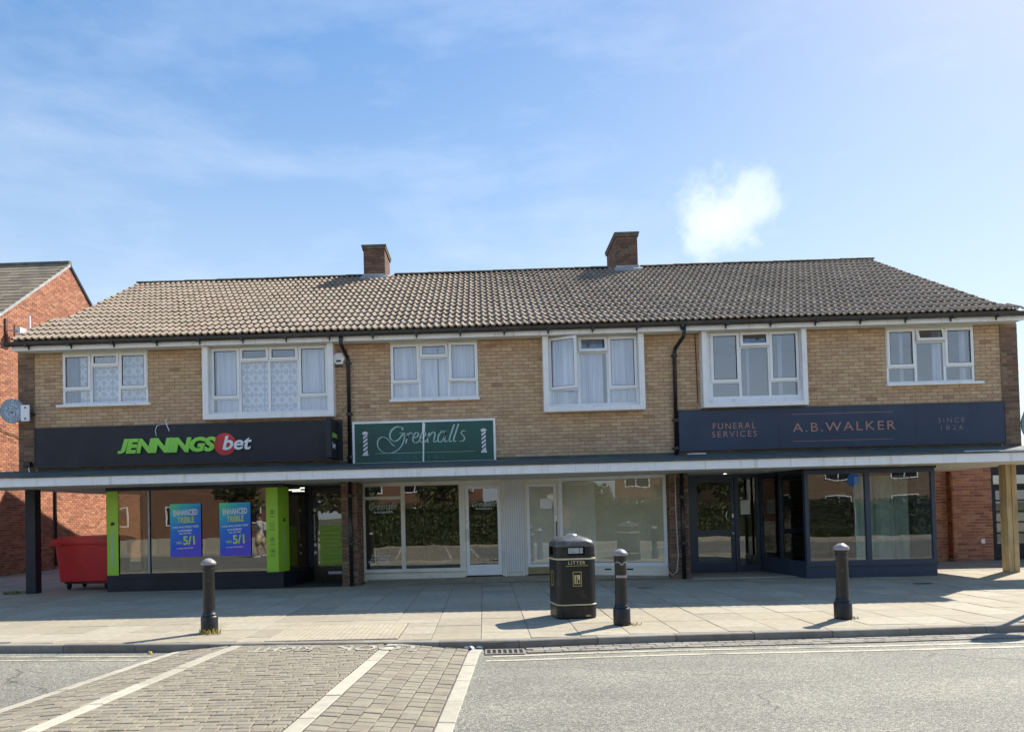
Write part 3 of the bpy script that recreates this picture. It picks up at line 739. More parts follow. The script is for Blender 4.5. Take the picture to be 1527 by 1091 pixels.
# gable ends and back
for xw, u, o in ((-9.90, (0,-1,0), (-9.90, 9.9, 0)), (11.10, (0,1,0), (11.10, .0, 0))):
    pts = [(0, 2.30), (9.9, 2.30), (9.9, 5.12), (5.2, 7.85), (0, 5.12)]
    wall(T, o, u, 9.9, 2.30, 7.9, [], M['brown'], M['mortar_brown'], thick=.2, name='gable_wall', poly=pts)
b = MB(); b.box(-9.7, 9.7, 0, 10.9, 9.9, 5.12); b.build('rear_wall', M['mortar_brown'], T)
b = MB(); b.hexa([(-9.85,9.92,0),(-4.5,9.92,0),(-4.5,15.2,0),(-9.85,15.2,0)], [(-9.85,9.92,7.95),(-4.5,9.92,7.95),(-4.5,15.2,6.0),(-9.85,15.2,6.0)]); b.build('rear_wing', M['mortar_brown'], T)
# upper floor slab, soffits, ceiling of upper rooms, floor
b = MB(); b.box(-9.70, .22, 2.23, 10.90, 9.7, 2.53); b.build('upper_floor', M['soffit'], T)
b = MB(); b.box(-9.66, 1.9, 2.56, 10.86, 1.98, 5.1); 
for xx in (-6.5,-2.5,.6,4.0,7.5): b.box(xx, .25, 2.56, xx+.1, 1.9, 5.1)
b.build('interior_wall', mat('pale_blue_plaster', (.26,.35,.47), .8, .08, 2), T)
b = MB(); b.box(-9.66, .23, 5.125, 10.86, 9.6, 5.2); b.build('ceiling', M['plaster'], T)
# eaves
b = MB(); b.box(-9.83, -.355, 5.10, 11.03, -.335, 5.285); b.build('fascia', M['paintw'], T)
b = MB(); b.box(-9.83, -.333, 5.118, 11.03, -.035, 5.135); b.box(-9.55, -.035, 5.1205, 10.75, .0, 5.135); b.build('eaves_soffit', M['soffit'], T)
GX0, GX1 = -9.92, 11.04
b = MB(); n = 10; pr = [(-.425-.062*math.cos(math.pi*i/n), 5.262-.085*math.sin(math.pi*i/n)) for i in range(n+1)]
pi = [(-.425-.056*math.cos(math.pi*i/n), 5.262-.078*math.sin(math.pi*i/n)) for i in range(n+1)]
for (ya, za), (yb, zb) in zip(pr, pr[1:]): b.quad((GX0,ya,za),(GX1,ya,za),(GX1,yb,zb),(GX0,yb,zb))
for (ya, za), (yb, zb) in zip(pi, pi[1:]): b.quad((GX0,ya,za),(GX0,yb,zb),(GX1,yb,zb),(GX1,ya,za))
for X in (GX0, GX1): b.quad(*[(X, y, z) for y, z in pr])
b.quad((GX0,pr[0][0],pr[0][1]),(GX0,pi[0][0],pi[0][1]),(GX1,pi[0][0],pi[0][1]),(GX1,pr[0][0],pr[0][1]))
gut = b.build('gutter', M['gutter'], T)
bm_ = MB(); bm_.box(-.02,-.075,-.012,.02,.075,0).box(-.012,.05,-.06,.012,.075,.02).box(-.03,-.07,-.03,.03,-.062,.03); 
bme = bm_.mesh('gutter_bracket', M['gutter'])
for i in range(23): link('gutter_bracket', bme, gut, loc=(-9.45+i*.905, -.425, 5.176))
# downpipes
def pipe(pts, r=.036, br=()):
    p = MB().tube(pts, r, 12).build('downpipe', M['black'], T, smooth=True)
    for z, x, y in br:
        c = MB().tube([(x, y, z-.03), (x, y, z+.03)], r+.008, 12).box(x-.07, y+.02, z-.015, x+.07, y+.05, z+.015).build('pipe_clip', M['black'], p)
pipe([(-2.87,-.42,5.2),(-2.87,-.42,5.08),(-2.87,-.40,5.02),(-2.80,-.12,4.83),(-2.79,-.07,4.76),(-2.79,-.07,2.6)], .04, [(4.70,-2.79,-.07),(3.62,-2.79,-.07),(2.72,-2.79,-.07)])
pipe([(4.17,-.42,5.2),(4.17,-.42,5.05),(4.165,-.40,4.98),(4.06,-.12,4.80),(4.05,-.07,4.72),(4.03,-.07,2.55)], .04, [(4.66,4.05,-.07),(3.3,4.04,-.07),(2.72,4.03,-.07)])
pipe([(-2.82,-.02,2.2),(-2.82,-.02,.0)], .04, [(1.9,-2.82,-.02),(.9,-2.82,-.02)])
pipe([(4.13,-.02,2.2),(4.13,-.02,.0)], .042, [(1.7,4.13,-.02),(.75,4.13,-.02)])

# roof --------------------------------------------------------------
EY, EZ, RY, RZ = -.50, 5.285, 4.72, 8.10
SL = math.hypot(RY-EY, RZ-EZ); PA = math.atan2(RZ-EZ, RY-EY)
roof = MB()
roof.hexa([(-9.74,EY+.03,EZ-.05),(10.86,EY+.03,EZ-.05),(10.66,RY,RZ-.05),(-9.44,RY,RZ-.05)], [(-9.74,EY+.03,EZ-.02),(10.86,EY+.03,EZ-.02),(10.66,RY,RZ-.02),(-9.44,RY,RZ-.02)])
roof.hexa([(-9.74,RY*2-EY,EZ-.05),(-9.44,RY,RZ-.05),(10.66,RY,RZ-.05),(10.86,RY*2-EY,EZ-.05)], [(-9.74,RY*2-EY,EZ),(-9.44,RY,RZ),(10.66,RY,RZ),(10.86,RY*2-EY,EZ)])
rf = roof.build('roof', M['ridge'], T)
ROWS = 16; GA = SL/ROWS; TW = .2835
def tile_geo(wd=TW, ln=None):
    ln = ln or GA+.05; n = 16; V = []; F = []
    for k in range(n+1):
        x = wd*k/n; ph = (2*k/n) % 1
        z = .031*math.sin(math.pi*ph/.5)**.8 if ph <= .5 else -.006*math.sin(math.pi*(ph-.5)/.5)
        V += [(x-wd/2, 0, z+.040), (x-wd/2, ln, z+.002), (x-wd/2, .012, z+.004)]
    for k in range(n):
        a = 3*k; b2 = 3*(k+1); F += [(a, b2, b2+1, a+1), (a+2, b2+2, b2, a)]
    # sides
    F += [(0, 1, 2), (3*n+1, 3*n, 3*n+2)]
    return V, F
TV, TF = tile_geo(); tm = MB(); tm.v = TV; tm.f = TF; tm.t = [0]*len(TF); tme2 = tm.mesh('roof_tile', M['tile'])
chim = [(-3.13,-2.55,4.5,5.6), (3.77,4.34,4.5,6.0)]
stuff = MB(); nind = 0
for r in range(ROWS):
    s = r*GA; fr = r/(ROWS-1)
    xl = -9.76+.30*fr; xr = 10.92-.22*fr
    x0 = -9.90 + 0; i = 0
    yy = EY+math.cos(PA)*s; zz = EZ+math.sin(PA)*s
    sag = lambda x, r=r: -.018*math.sin((x+9.7)*.47)**2*math.sin(math.pi*r/ROWS)+.006*math.sin(x*1.3+r*.4)
    while True:
        x = -9.60+TW*i; i += 1
        if x > xr-.1: break
        if x < xl+.08: continue
        Mx = Matrix.Translation((x+random.uniform(-.002,.002), yy, zz-.006+sag(x)+random.uniform(-.003,.004))) @ Matrix.Rotation(PA+random.uniform(-.006,.012), 4, 'X') @ Matrix.Rotation(random.uniform(-.012,.012), 4, 'Z')
        if r < 4 and nind < 300:
            o = link('roof_tile', tme2, rf); o.matrix_local = Mx; nind += 1
        else:
            stuff.cur = random.random(); stuff.add(TV, TF, Mx)
    # verge tile ends
stuff.build('roof_tiles', M['tile'], rf, kind='stuff')
b = MB(); 
for k in range(9):
    pass
rb = MB(); n = 10
for i in range(n+1): a = math.pi*i/n; rb.v += [(0, -.12*math.cos(a), .065*math.sin(a)), (.445, -.115*math.cos(a), .058*math.sin(a))]
for i in range(n): rb.f.append((2*i, 2*i+1, 2*i+3, 2*i+2)); rb.t.append(0)
rb.f.append(tuple(range(0, 2*n+2, 2))); rb.t.append(0); rb.f.append(tuple(range(2*n+1, -1, -2))); rb.t.append(0)
rme = rb.mesh('ridge_tile', M['ridge']); x = -9.50
while x < 10.6:
    if not any(c[0]-.25 < x+.2 < c[1]+.25 for c in chim): link('ridge_tile', rme, rf, loc=(x, RY, RZ+.0+random.uniform(-.004,.004)), rot=(random.uniform(-.02,.02), 0, 0))
    x += .45
for cx0, cx1, cy0, cy1 in chim:
    zt = 8.88 if cx0 < 0 else 8.99
    c = MB(); c.box(cx0+.012, cy0+.012, 7.3, cx1-.012, cy1-.012, zt); ch = c.build('chimney', M['mortar_brown'], rf)
    # bricks all round
    b = MB()
    for o, u, ln in (((cx0,cy0), (1,0), cx1-cx0), ((cx1,cy0), (0,1), cy1-cy0), ((cx0,cy1), (0,-1), cy1-cy0), ((cx1,cy1), (-1,0), cx1-cx0)):
        Tm = frame_matrix((o[0], o[1], 0), (u[0], u[1], 0)); z = 7.6; r = 0
        while z < zt-.10:
            x = -.11 if r % 2 else 0
            while x < ln:
                xa, xb = max(0, x), min(ln, x+.215)
                if xb-xa > .03: b.cur = random.random(); b.box(xa+.004, -.002, z, xb-.004, .014, z+.065, Tm)
                x += .225
            z += .075; r += 1
    b.build('brickwork', M['chim'], ch, kind='stuff')
    b = MB(); b.box(cx0-.035, cy0-.035, zt-.10, cx1+.035, cy1+.035, zt-.035); b.box(cx0-.05, cy0-.05, zt-.035, cx1+.05, cy1+.05, zt+.01); b.build('chimney_cap', M['ridge'], ch)
    zb = EZ+(cy0-EY)*math.tan(PA); b = MB(); b.box(cx0-.03, cy0-.03, zb-.1, cx1+.03, cy0+.0, zb+.11)
    b.hexa([(cx0-.09, cy0-.16, zb-.075), (cx1+.09, cy0-.16, zb-.075), (cx1+.09, cy0-.02, zb+.0), (cx0-.09, cy0-.02, zb+.0)], [(cx0-.09, cy0-.16, zb-.02), (cx1+.09, cy0-.16, zb-.02), (cx1+.09, cy0-.02, zb+.055), (cx0-.09, cy0-.02, zb+.055)])
    b.build('lead_flashing', M['lead'], ch)

# canopy ------------------------------------------------------------
can = MB(); CX0, CX1 = -13.9, 15.0
can.box(CX0, -1.27, 2.20, CX1, .04, 2.24)
can.box(CX0, -1.27, 2.24, CX1, -1.20, 2.36)
cano = can.build('canopy', M['soffit'], T)
x = CX0
for ln in (2.4, 2.5, 2.6, 2.5, 2.15, 3.0, 3.0, 3.1, 3.0, 3.0, 1.65):
    b = MB(); b.box(x+.002, -1.295, 2.205, x+ln-.002, -1.272, 2.37); b.build('fascia_board', M['paintw'], cano); x += ln
b = MB()
b.hexa([(CX0,-1.33,2.372),(CX1,-1.33,2.372),(CX1,-.02,2.55),(CX0,-.02,2.55)], [(CX0,-1.33,2.395),(CX1,-1.33,2.395),(CX1,-.02,2.585),(CX0,-.02,2.585)])
b.box(CX0, -.035, 2.585, XL-.35, -.01, 2.60); b.build('felt_roof', M['felt'], cano)
b = MB(); b.box(-9.5, -.028, 2.56, 10.7, -.010, 2.635); b.build('lead_flashing', M['felt'], cano)
# the ground-floor ceiling under the building, in front of the shops
b = MB(); b.box(-9.9, .042, 2.20, 11.1, 3.2, 2.228); b.build('soffit', M['soffit'], T)
for i, (xx, yy) in enumerate(((5.2,.5), (5.95,.15), (8.2,-.85), (10.0,.6))):
    b = MB(); b.lathe([(.05,0),(.05,.012)], 14, (xx, yy, 2.187)); dl = b.build('downlight', M['white'], T)
b = MB(); b.lathe([(.03,0),(.03,.004)], 12, (5.2,.5,2.182)); b.build('lit_disc', M['spot'], T)
# canopy posts
b = MB(); b.box(-9.72, -.12, 0, -9.51, .09, 2.2); b.build('corner_post', M['navyblack'], T, label='black painted post holding the canopy corner beside the red bin')
b = MB(); b.box(10.69, -.12, 0, 10.795, .09, 2.2).box(10.80, -.125, 0, 10.905, .09, 2.2); b.build('corner_post', M['timber'], T, bevel=.008, label='bare oak post holding the canopy corner')
# brown brick piers between shops
for x0, x1 in ((-3.02,-2.70), (3.89,4.27)):
    wall(T, (x0, .05, 0), (1,0,0), x1-x0, 0, 2.2, [], M['brown'], M['mortar_brown'], thick=.8, name='pier')
    wall(T, (x1+.001, .05, 0), (0,1,0), .8, 0, 2.2, [], M['brown'], M['mortar_brown'], thick=.1, name='pier')
    wall(T, (x0-.001, .85, 0), (0,-1,0), .8, 0, 2.2, [], M['brown'], M['mortar_brown'], thick=.1, name='pier')
# party walls and backs of the three shops, ground floor
b = MB(); b.box(-8.02, 1.5, 0, -7.92, 9.7, 2.2).box(-3.0, .86, 0, -2.9, 9.7, 2.2).box(3.95, .86, 0, 4.05, 9.7, 2.2).box(9.0, .6, 0, 9.08, 9.7, 2.2)
b.box(-2.9, 4.6, 0, 1.1, 4.7, 2.2).box(1.15, .95, 0, 1.25, 4.7, 2.2).box(4.05, 5.4, 0, 9.0, 5.5, 2.2)
b.build('party_wall', M['plaster'], T)
b = MB(); b.box(-7.92, -.05, .005, -3.05, 9.7, .015).box(-2.58, .95, .06, 3.9, 4.6, .088).box(4.3, 1.3, .01, 8.99, 5.4, .03).box(6.5,-.4,.01,8.95,1.3,.03); b.build('shop_floor', M['darkfloor'], T)

# ------------------------------------------------------------------ upper windows
def upper_window(x0, x1, z0, z1, y, mid=1, fs=.695, ft=.25, bay=None, opens=(0,0,0,0), curt='voile', sill=None, label=None, cols=(.335,.665), cx=None, second=None):
    w = x1-x0; h = z1-z0; t = .045; ma = M['white']
    b = MB(); yb = y+.07
    b.frame(x0, z0, x1, z1, t, y, yb)
    cA, cB = x0+w*cols[0], x0+w*cols[1]; hm = .026
    zs, zt = z1-h*fs, z1-h*ft
    b.box(cA-hm, y, z0+t, cA+hm, yb, z1-t); b.box(cB-hm, y, z0+t, cB+hm, yb, z1-t)
    b.box(x0+t, y, zs-hm, cA-hm, yb, zs+hm); b.box(cB+hm, y, zs-hm, x1-t, yb, zs+hm); b.box(cA+hm, y, zt-hm, cB-hm, yb, zt+hm)
    xm = []
    if mid == 2:
        c = (cA+cB)/2; b.box(c-hm, y, z0+t, c+hm, yb, zt-hm); b.box(c-hm, y, zt+hm, c+hm, yb, z1-t); xm = [c]
    W = b.build('window', ma, T, label=label)
    def pane(x0, x1, z0, z1, yy, loc=None, rot=None):
        g = MB(); g.box(x0, yy, z0, x1, yy+.006, z1); return g.build('pane', M['glass'], W, loc=loc, rot=rot)
    g = .02
    # fixed lights
    segs = [cA+hm] + sum([[c-hm, c+hm] for c in xm], []) + [cB-hm]
    pane(x0+t, cA-hm, z0+t, zs-hm, y+.03); pane(cB+hm, x1-t, z0+t, zs-hm, y+.03)
    for a, c in zip(segs[::2], segs[1::2]): pane(a, c, z0+t, zt-hm, y+.03)
    # glazing beads: dark gasket line
    def sash(xa, xb, za, zb, hinge, ang):
        s = MB(); m = .062; wd, hh = xb-xa, zb-za
        if hinge == 'L': ox, oz = xa, za; X = lambda x: x-xa; Z = lambda z: z-za; rot = (0, 0, -ang)
        elif hinge == 'R': ox, oz = xb, za; X = lambda x: x-xb; Z = lambda z: z-za; rot = (0, 0, ang)
        else: ox, oz = xa, zb; X = lambda x: x-xa; Z = lambda z: z-zb; rot = (-ang, 0, 0)
        s.frame(X(xa), Z(za), X(xb), Z(zb), m, -.028, .02)
        loc = (ox, y, oz); o = s.build('sash', ma, W, loc=loc, rot=rot, bevel=.004)
        pg = MB(); pg.box(X(xa+m), -.008, Z(za+m), X(xb-m), -.002, Z(zb-m)); pg.build('pane', M['glass'], W, loc=loc, rot=rot)
        gk = MB(); gk.frame(X(xa+m-.002), Z(za+m-.002), X(xb-m+.002), Z(zb-m+.002), .007, -.0295, -.01); gk.build('gasket', M['rubber'], W, loc=loc, rot=rot)
    sash(x0+.012, cA-.006, zs-.004, z1-.012, 'L', opens[0]); sash(cB+.006, x1-.012, zs-.004, z1-.012, 'R', opens[2])
    if mid == 1: sash(cA+.006, cB-.006, zt-.004, z1-.012, 'T', opens[1])
    else:
        sash(cA+.006, xm[0]-.006, zt-.004, z1-.012, 'T', opens[1]); sash(xm[0]+.006, cB-.006, zt-.004, z1-.012, 'T', opens[3])
    if bay:
        X0, X1, Z0, Z1, yf, tk = bay; s = MB()
        s.box(X0, yf, Z0, X0+tk, .0-.001, Z1); s.box(X1-tk, yf, Z0, X1, -.001, Z1); s.box(X0+tk, yf, Z0, X1-tk, -.001, Z0+tk*.9)
        # returns back to the frame
        s.box(X0+tk, y-.005, Z0+tk*.9, x0, -.001, Z1) if x0 > X0+tk+.004 else None
        s.box(x1, y-.005, Z0+tk*.9, X1-tk, -.001, Z1) if X1-tk > x1+.004 else None
        if z0 > Z0+tk*.9+.004: s.box(max(x0, X0+tk), y-.02, Z0+tk*.9, min(x1, X1-tk), -.001, z0)
        if Z1 > z1+.004: s.box(X0+tk, y-.005, z1, X1-tk, -.001, Z1)
        s.build('bay_surround', M['paintw'], W, bevel=.004)
    else:
        s = MB()
        if SOF > z1+.004: s.box(x0, y, z1, x1, y+.05, SOF)
        if s.v: s.build('head_trim', M['cream'], W)
    if sill:
        s = MB(); s.box(sill[0], -.10, z0-.055, sill[1], .03, z0-.002); s.build('sill', M['paintw'], W, bevel=.006)
    zc0, zc1 = z0+.03, z1-.02
    if curt == 'damask':
        if second: curtain('curtain', x0+w*second, x1-.04, zc0, zc1, y+.16, M['damask'], W, .012, 7); curtain('curtain', x0+.05, x0+w*second*.75, zc0, zc1, y+.20, M['bluecurtain'], W, .02, 3)
        else: curtain('curtain', cA+.0, cB, zc0, zt, y+.15, M['damask'], W, .008, 7); curtain('curtain', x0+.05, cA, zc0, zc1, y+.17, M['voile'], W, .02, 8); curtain('curtain', cB, x1-.05, zc0, zc1, y+.17, M['voile'], W, .02, 8)
    elif curt == 'voile':
        for a, c in (cx or ((.02,.53), (.55,.98))): curtain('curtain', x0+w*a, x0+w*c, zc0, zc1, y+.17, M['voile'], W, .03, 7)
    return W
upper_window(-8.94,-7.10,3.99,5.085,.0, curt='damask', second=.16, sill=(-9.05,-7.03), label='window with damask lace net above the dark shop fascia', fs=.70)
upper_window(-5.71,-3.21,3.69,5.10,-.06, mid=2, fs=.76, ft=.205, cols=(.245,.745), bay=(-5.85,-3.08,3.57,5.112,-.22,.125), curt='damask', label='wide four light window in a white box surround')
upper_window(-1.905,-.055,3.905,5.085,.0, curt='voile', opens=(0,R(1),R(5),0), label='window with pale curtains, right casement ajar', sill=(-1.93,-.03))
upper_window(1.43,3.28,3.66,5.10,-.06, fs=.76, ft=.225, bay=(1.30,3.39,3.53,5.112,-.22,.115), opens=(R(24),R(11),0,0), curt='voile', cx=((.0,.34),(.36,.62),(.66,.99)), label='boxed window with its left casement standing open')
upper_window(4.78,6.62,3.72,5.10,-.06, fs=.75, ft=.22, bay=(4.58,6.72,3.53,5.112,-.22,.10), opens=(0,R(8),0,0), curt='voile', cx=((.44,.47),(.80,.84)), label='boxed window with bare blue glass over navy sign')
upper_window(8.435,10.225,3.94,5.085,.0, fs=.70, ft=.25, opens=(0,R(14),0,0), curt='voile', cx=((.2,.25),(.58,.68),(.9,.98)), sill=(8.40,10.36), label='plain window at the right end, top light open')

# ------------------------------------------------------------------ shopfront 1 (betting shop)
def shopwin(x0, x1, z0, z1, y, fr, t=.05, mulls=(), fm='navyblack', gm='shopglass', name='shop_window', label=None, tb=None, Mx=None, trans=None, dep=.06):
    b = MB(); b.frame(x0, z0, x1, z1, t, y, y+dep, tb=tb)
    for m0, m1 in mulls: b.box(m0, y, z0+(tb or t), m1, y+dep, z1-t)
    if trans: b.box(trans[0], y, trans[2], trans[1], y+dep, trans[3])
    W = b.build(name, M[fm], T, label=label)
    ed = [x0+t]+sum([[a, c] for a, c in mulls], [])+[x1-t]
    for a, c in zip(ed[::2], ed[1::2]):
        if trans and a < (trans[0]+trans[1])/2 < c:
            for za, zb in ((z0+(tb or t), trans[2]), (trans[3], z1-t)): g = MB(); g.box(a, y+.025, za, c, y+.033, zb); g.build('pane', M[gm], W)
        else: g = MB(); g.box(a, y+.025, z0+(tb or t), c, y+.033, z1-t); g.build('pane', M[gm], W)
    if Mx is not None: W.matrix_local = Mx
    return W
b = MB(); b.box(-7.99, -.10, .0, -4.33, .0, .335); b.box(-7.99, -.13, .29, -4.33, -.10, .335)
b.hexa([(-4.33,-.10,0),(-4.33+.09,-.10,0),(-3.96,1.4,0),(-4.06,1.4,0)], [(-4.33,-.10,.33),(-4.33+.09,-.10,.33),(-3.96,1.4,.33),(-4.06,1.4,.33)])
b.box(-7.99, 0, 0, -7.93, 1.4, .335); b.build('stall_riser', M['navyblack'], T)
J = shopwin(-7.99, -4.33, .335, 2.2, -.09, None, t=.035, mulls=((-7.10,-7.07),), label='betting shop display window with lime green uprights')
b = MB(); b.box(-7.105, -.102, .37, -7.065, -.0905, 2.12); b.build('mullion_cover', M['lead'], J)
b = MB(); b.box(-7.98, -.098, .345, -7.74, -.091, 2.12); b.build('vinyl_strip', M['green'], J)
b = MB(); b.box(-4.585, -.098, .345, -4.335, -.091, 2.12); vs2 = b.build('vinyl_strip', M['green'], J)
b = MB(); b.box(-7.99, -.12, 2.125, -4.2, .02, 2.199); b.build('shopfront_head', M['navyblack'], T)
# little pictograms on the strip
for i, zc in enumerate((1.60, 1.33, 1.02, .78)):
    g = MB(); c = (-4.455, zc)
    for k in range(14):
        a0, a1 = 2*math.pi*k/14, 2*math.pi*(k+1)/14
        g.quad(*[(c[0]+r*math.cos(a), -.0985, c[1]+r*math.sin(a)) for r, a in ((.055,a0),(.045,a0),(.045,a1),(.055,a1))][::-1])
    if i == 0: g.box(c[0]-.02,-.0995,c[1]-.03,c[0]+.02,-.0985,c[1]+.03)
    if i == 1: g.box(c[0]-.006,-.0995,c[1]-.03,c[0]+.006,-.0985,c[1]+.03); g.box(c[0]-.02,-.0995,c[1]-.006,c[0]-.006,-.0985,c[1]+.006)
    if i == 2: g.box(c[0]-.03,-.0995,c[1]-.01,c[0]+.03,-.0985,c[1]+.012); g.box(c[0]-.01,-.0995,c[1]+.012,c[0]+.012,-.0985,c[1]+.035)
    if i == 3: g.lathe([(.025,0),(.02,.001)], 10, (0,0,0)) if False else g.box(c[0]-.025,-.0995,c[1]-.018,c[0]+.025,-.0985,c[1]+.018)
    for dz in (.085,.105): g.box(c[0]-.05,-.0995,c[1]-dz-.006,c[0]+.05,-.0985,c[1]-dz+.002)
    g.build('pictogram', mat('print_dark_green', (.10,.22,.03), .5) if i == 0 else bpy.data.materials['print_dark_green'], J)
# mark + vertical name on both strips
def strip_mark(xc, par, Mx=None):
    g = MB(); g.box(-.045, -.002, -.02, .045, 0, .03); g.box(-.02, -.003, .03, .035, -.001, .05); o = g.build('mark', M['black'], par); o.matrix_local = (Mx or Matrix()) @ Matrix.Translation((xc, 0, 1.42))
    t = text_mesh('JENNINGSbet', .78, .09, shear=.25, bold=.02, extrude=.002).build('lettering', M['silver'], par)
    t.matrix_local = (Mx or Matrix()) @ Matrix.Translation((xc+.04, 0, .52)) @ Matrix.Rotation(-math.pi/2, 4, 'Y')
M['ghost'] = mat('pale_green_print', (.42,.66,.30), .5, .1, 10)
strip_mark(-7.86, J, Matrix.Translation((0, -.099, 0)))
# angled return beside the entrance
u = Vector((.27, 1.5, 0)).normalized(); Ln = math.hypot(.27, 1.5)
Rm = frame_matrix((-4.33, -.09, 0), (u.x, u.y, 0))
RW = shopwin(0, Ln, .33, 2.2, 0, None, t=.03, mulls=((.50,.53),), label='angled return glazing beside the betting shop door'); RW.matrix_local = Rm
b = MB(); b.box(.0, -.006, .34, .50, -.001, 2.14); b.build('vinyl_strip', M['green'], RW); strip_mark(.27, RW, Matrix.Translation((0,-.007,0)))
# left return, glass
RL = shopwin(0, 1.3, .33, 2.2, 0, None, t=.03, label='left side glazing of the betting shop'); RL.matrix_local = frame_matrix((-7.96, 1.4, 0), (0,-1,0))
b = MB(); b.box(-4.06, 1.40, 2.12, -3.02, 1.5, 2.2).box(-4.06,1.40,0,-3.96,1.5,2.12).box(-3.08,1.40,0,-3.02,1.5,2.12); b.build('door_frame', M['navyblack'], T)
D = MB(); D.frame(-3.955, .03, -3.085, 2.12, .10, 1.42, 1.47, tb=.30); jd = D.build('shop_door', M['black'], T, label='black betting shop door with lime panel')
g = MB(); g.box(-3.855, 1.44, .33, -3.185, 1.448, 2.02); g.build('pane', M['shopglass'], jd)
pw = MB(); 
for i in range(10): pw.box(-3.80, 1.425+.004*(i%2), .36+i*.092, -3.19, 1.436, .36+(i+1)*.092-.006)
pw.build('louvre_panel', M['green'], jd)
g = MB(); g.box(-3.62, 1.408, .16, -3.30, 1.419, .22); g.build('letter_plate', M['white'], jd)
g = MB(); g.tube([(-3.90,1.37,.95),(-3.90,1.37,1.55)], .012, 8); 
for zz in (.98, 1.52): g.tube([(-3.90,1.37,zz),(-3.90,1.42,zz)], .009, 6)
g.build('handle', M['steel'], jd)
g = MB(); 
for zz in (.62,.80,1.60): g.box(-3.93, 1.412, zz, -3.87, 1.419, zz+.07)
g.build('door_sticker', M['white'], jd)
# inside the betting shop
for i in range(3):
    for j in range(4):
        g = MB(); g.box(-5.15+i*.72+.1*(j%2), 2.2+j*1.0, 2.175, -4.78+i*.72+.1*(j%2), 2.27+j*1.0, 2.195)
        tag(g.build('ceiling_light', M['lamp']), ('left','middle','right')[i]+' lit strip light in the '+('row nearest the door','second row from the door','third row from the door','row farthest from the door')[j]+' of the betting shop', 'ceiling light', 'strip lights inside the betting shop')
b = MB(); b.box(-7.9, 6.2, 0, -3.1, 6.3, 2.16); b.box(-7.9,6.17,1.0,-3.1,6.2,1.08); ii = b.build('back_partition', mat('dim_partition', (.13,.115,.085), .8), T)
cn = MB(); cn.box(-5.6, 4.4, .0, -3.3, 4.9, 1.02).box(-5.65, 4.35, 1.02, -3.25, 4.95, 1.07)
tag(cn.build('counter', M['wood']), 'long wooden service counter inside the betting shop', 'counter')

# ------------------------------------------------------------------ shopfront 2 (barber)
YG = .85
# tiled apron rising to the doors
b = MB(); b.hexa([(-2.6,.04,-.1),(3.86,.04,-.1),(3.86,.95,-.1),(-2.6,.95,-.1)], [(-2.6,.04,.004),(3.86,.04,.03),(3.86,.95,.09),(-2.6,.95,.05)]); ap = b.build('tiled_step', M['flagjoint'], T)
k = 0
for i in range(22):
    for j in range(3):
        x0 = -2.59+i*.293; x1 = x0+.287; y0 = .05+j*.28; y1 = y0+.274
        zz = lambda x, y: .004+.026*(x+2.6)/6.46 + (y-.04)/.91*(.046+.014*(x+2.6)/6.46) + .004
        b = MB(); b.cur = random.random(); b.hexa([(x0,y0,zz(x0,y0)-.01),(x1,y0,zz(x1,y0)-.01),(x1,y1,zz(x1,y1)-.01),(x0,y1,zz(x0,y1)-.01)], [(x0,y0,zz(x0,y0)),(x1,y0,zz(x1,y0)),(x1,y1,zz(x1,y1)),(x0,y1,zz(x0,y1))])
        b.build('tile', M['flag'], ap)
b = MB(); b.box(-2.70, YG+.02, 0, -.46, YG+.12, .215); b.box(-2.70, YG-.03, .205, -.46, YG+.02, .225); b.build('stall_riser', M['cream'], T)
G1 = shopwin(-2.70, -.50, .225, 2.17, YG, None, t=.055, mulls=((-1.85,-1.76),), fm='cream', label='cream framed barber shop window', trans=(-2.645,-1.85,1.825,1.895), dep=.08)
b = MB(); b.box(-2.70, YG-.01, 2.17, 1.72, YG+.1, 2.199); b.build('shopfront_head', M['cream'], T)
b = MB(); b.box(-.50, YG, .08, -.42, YG+.1, 2.17).box(.375, YG, .08, .43, YG+.1, 2.17).box(-.42, YG, 2.09, .375, YG+.1, 2.17); b.build('door_frame', M['cream'], T)
D = MB(); D.frame(-.415, .10, .37, 2.085, .075, YG+.02, YG+.065, tb=.235); d1 = D.build('shop_door', M['white'], T, label='white glazed barber shop door')
g = MB(); g.box(-.34, YG+.035, .335, .295, YG+.043, 2.01); g.build('pane', M['shopglass'], d1)
g = MB(); g.box(-.405, YG+.008, .86, -.365, YG+.019, 1.12).tube([(-.385,YG-.02,.90),(-.385,YG-.02,1.08)], .011, 8).box(-.392,YG-.02,.905,-.378,YG+.01,.92).box(-.392,YG-.02,1.06,-.378,YG+.01,1.075); g.build('handle', M['steel'], d1)
g = MB(); g.lathe([(.016,0),(.016,.012)], 12); lo = g.build('lock', M['steel'], d1, loc=(-.385, YG+.018, 1.30), rot=(R(90),0,0))
# ribbed white panel
b = MB(); b.box(.43, YG+.03, .02, .88, YG+.1, 2.17); rbk = b.build('ribbed_panel', M['cream'], T, label='white vertical boarding between the two centre doors')

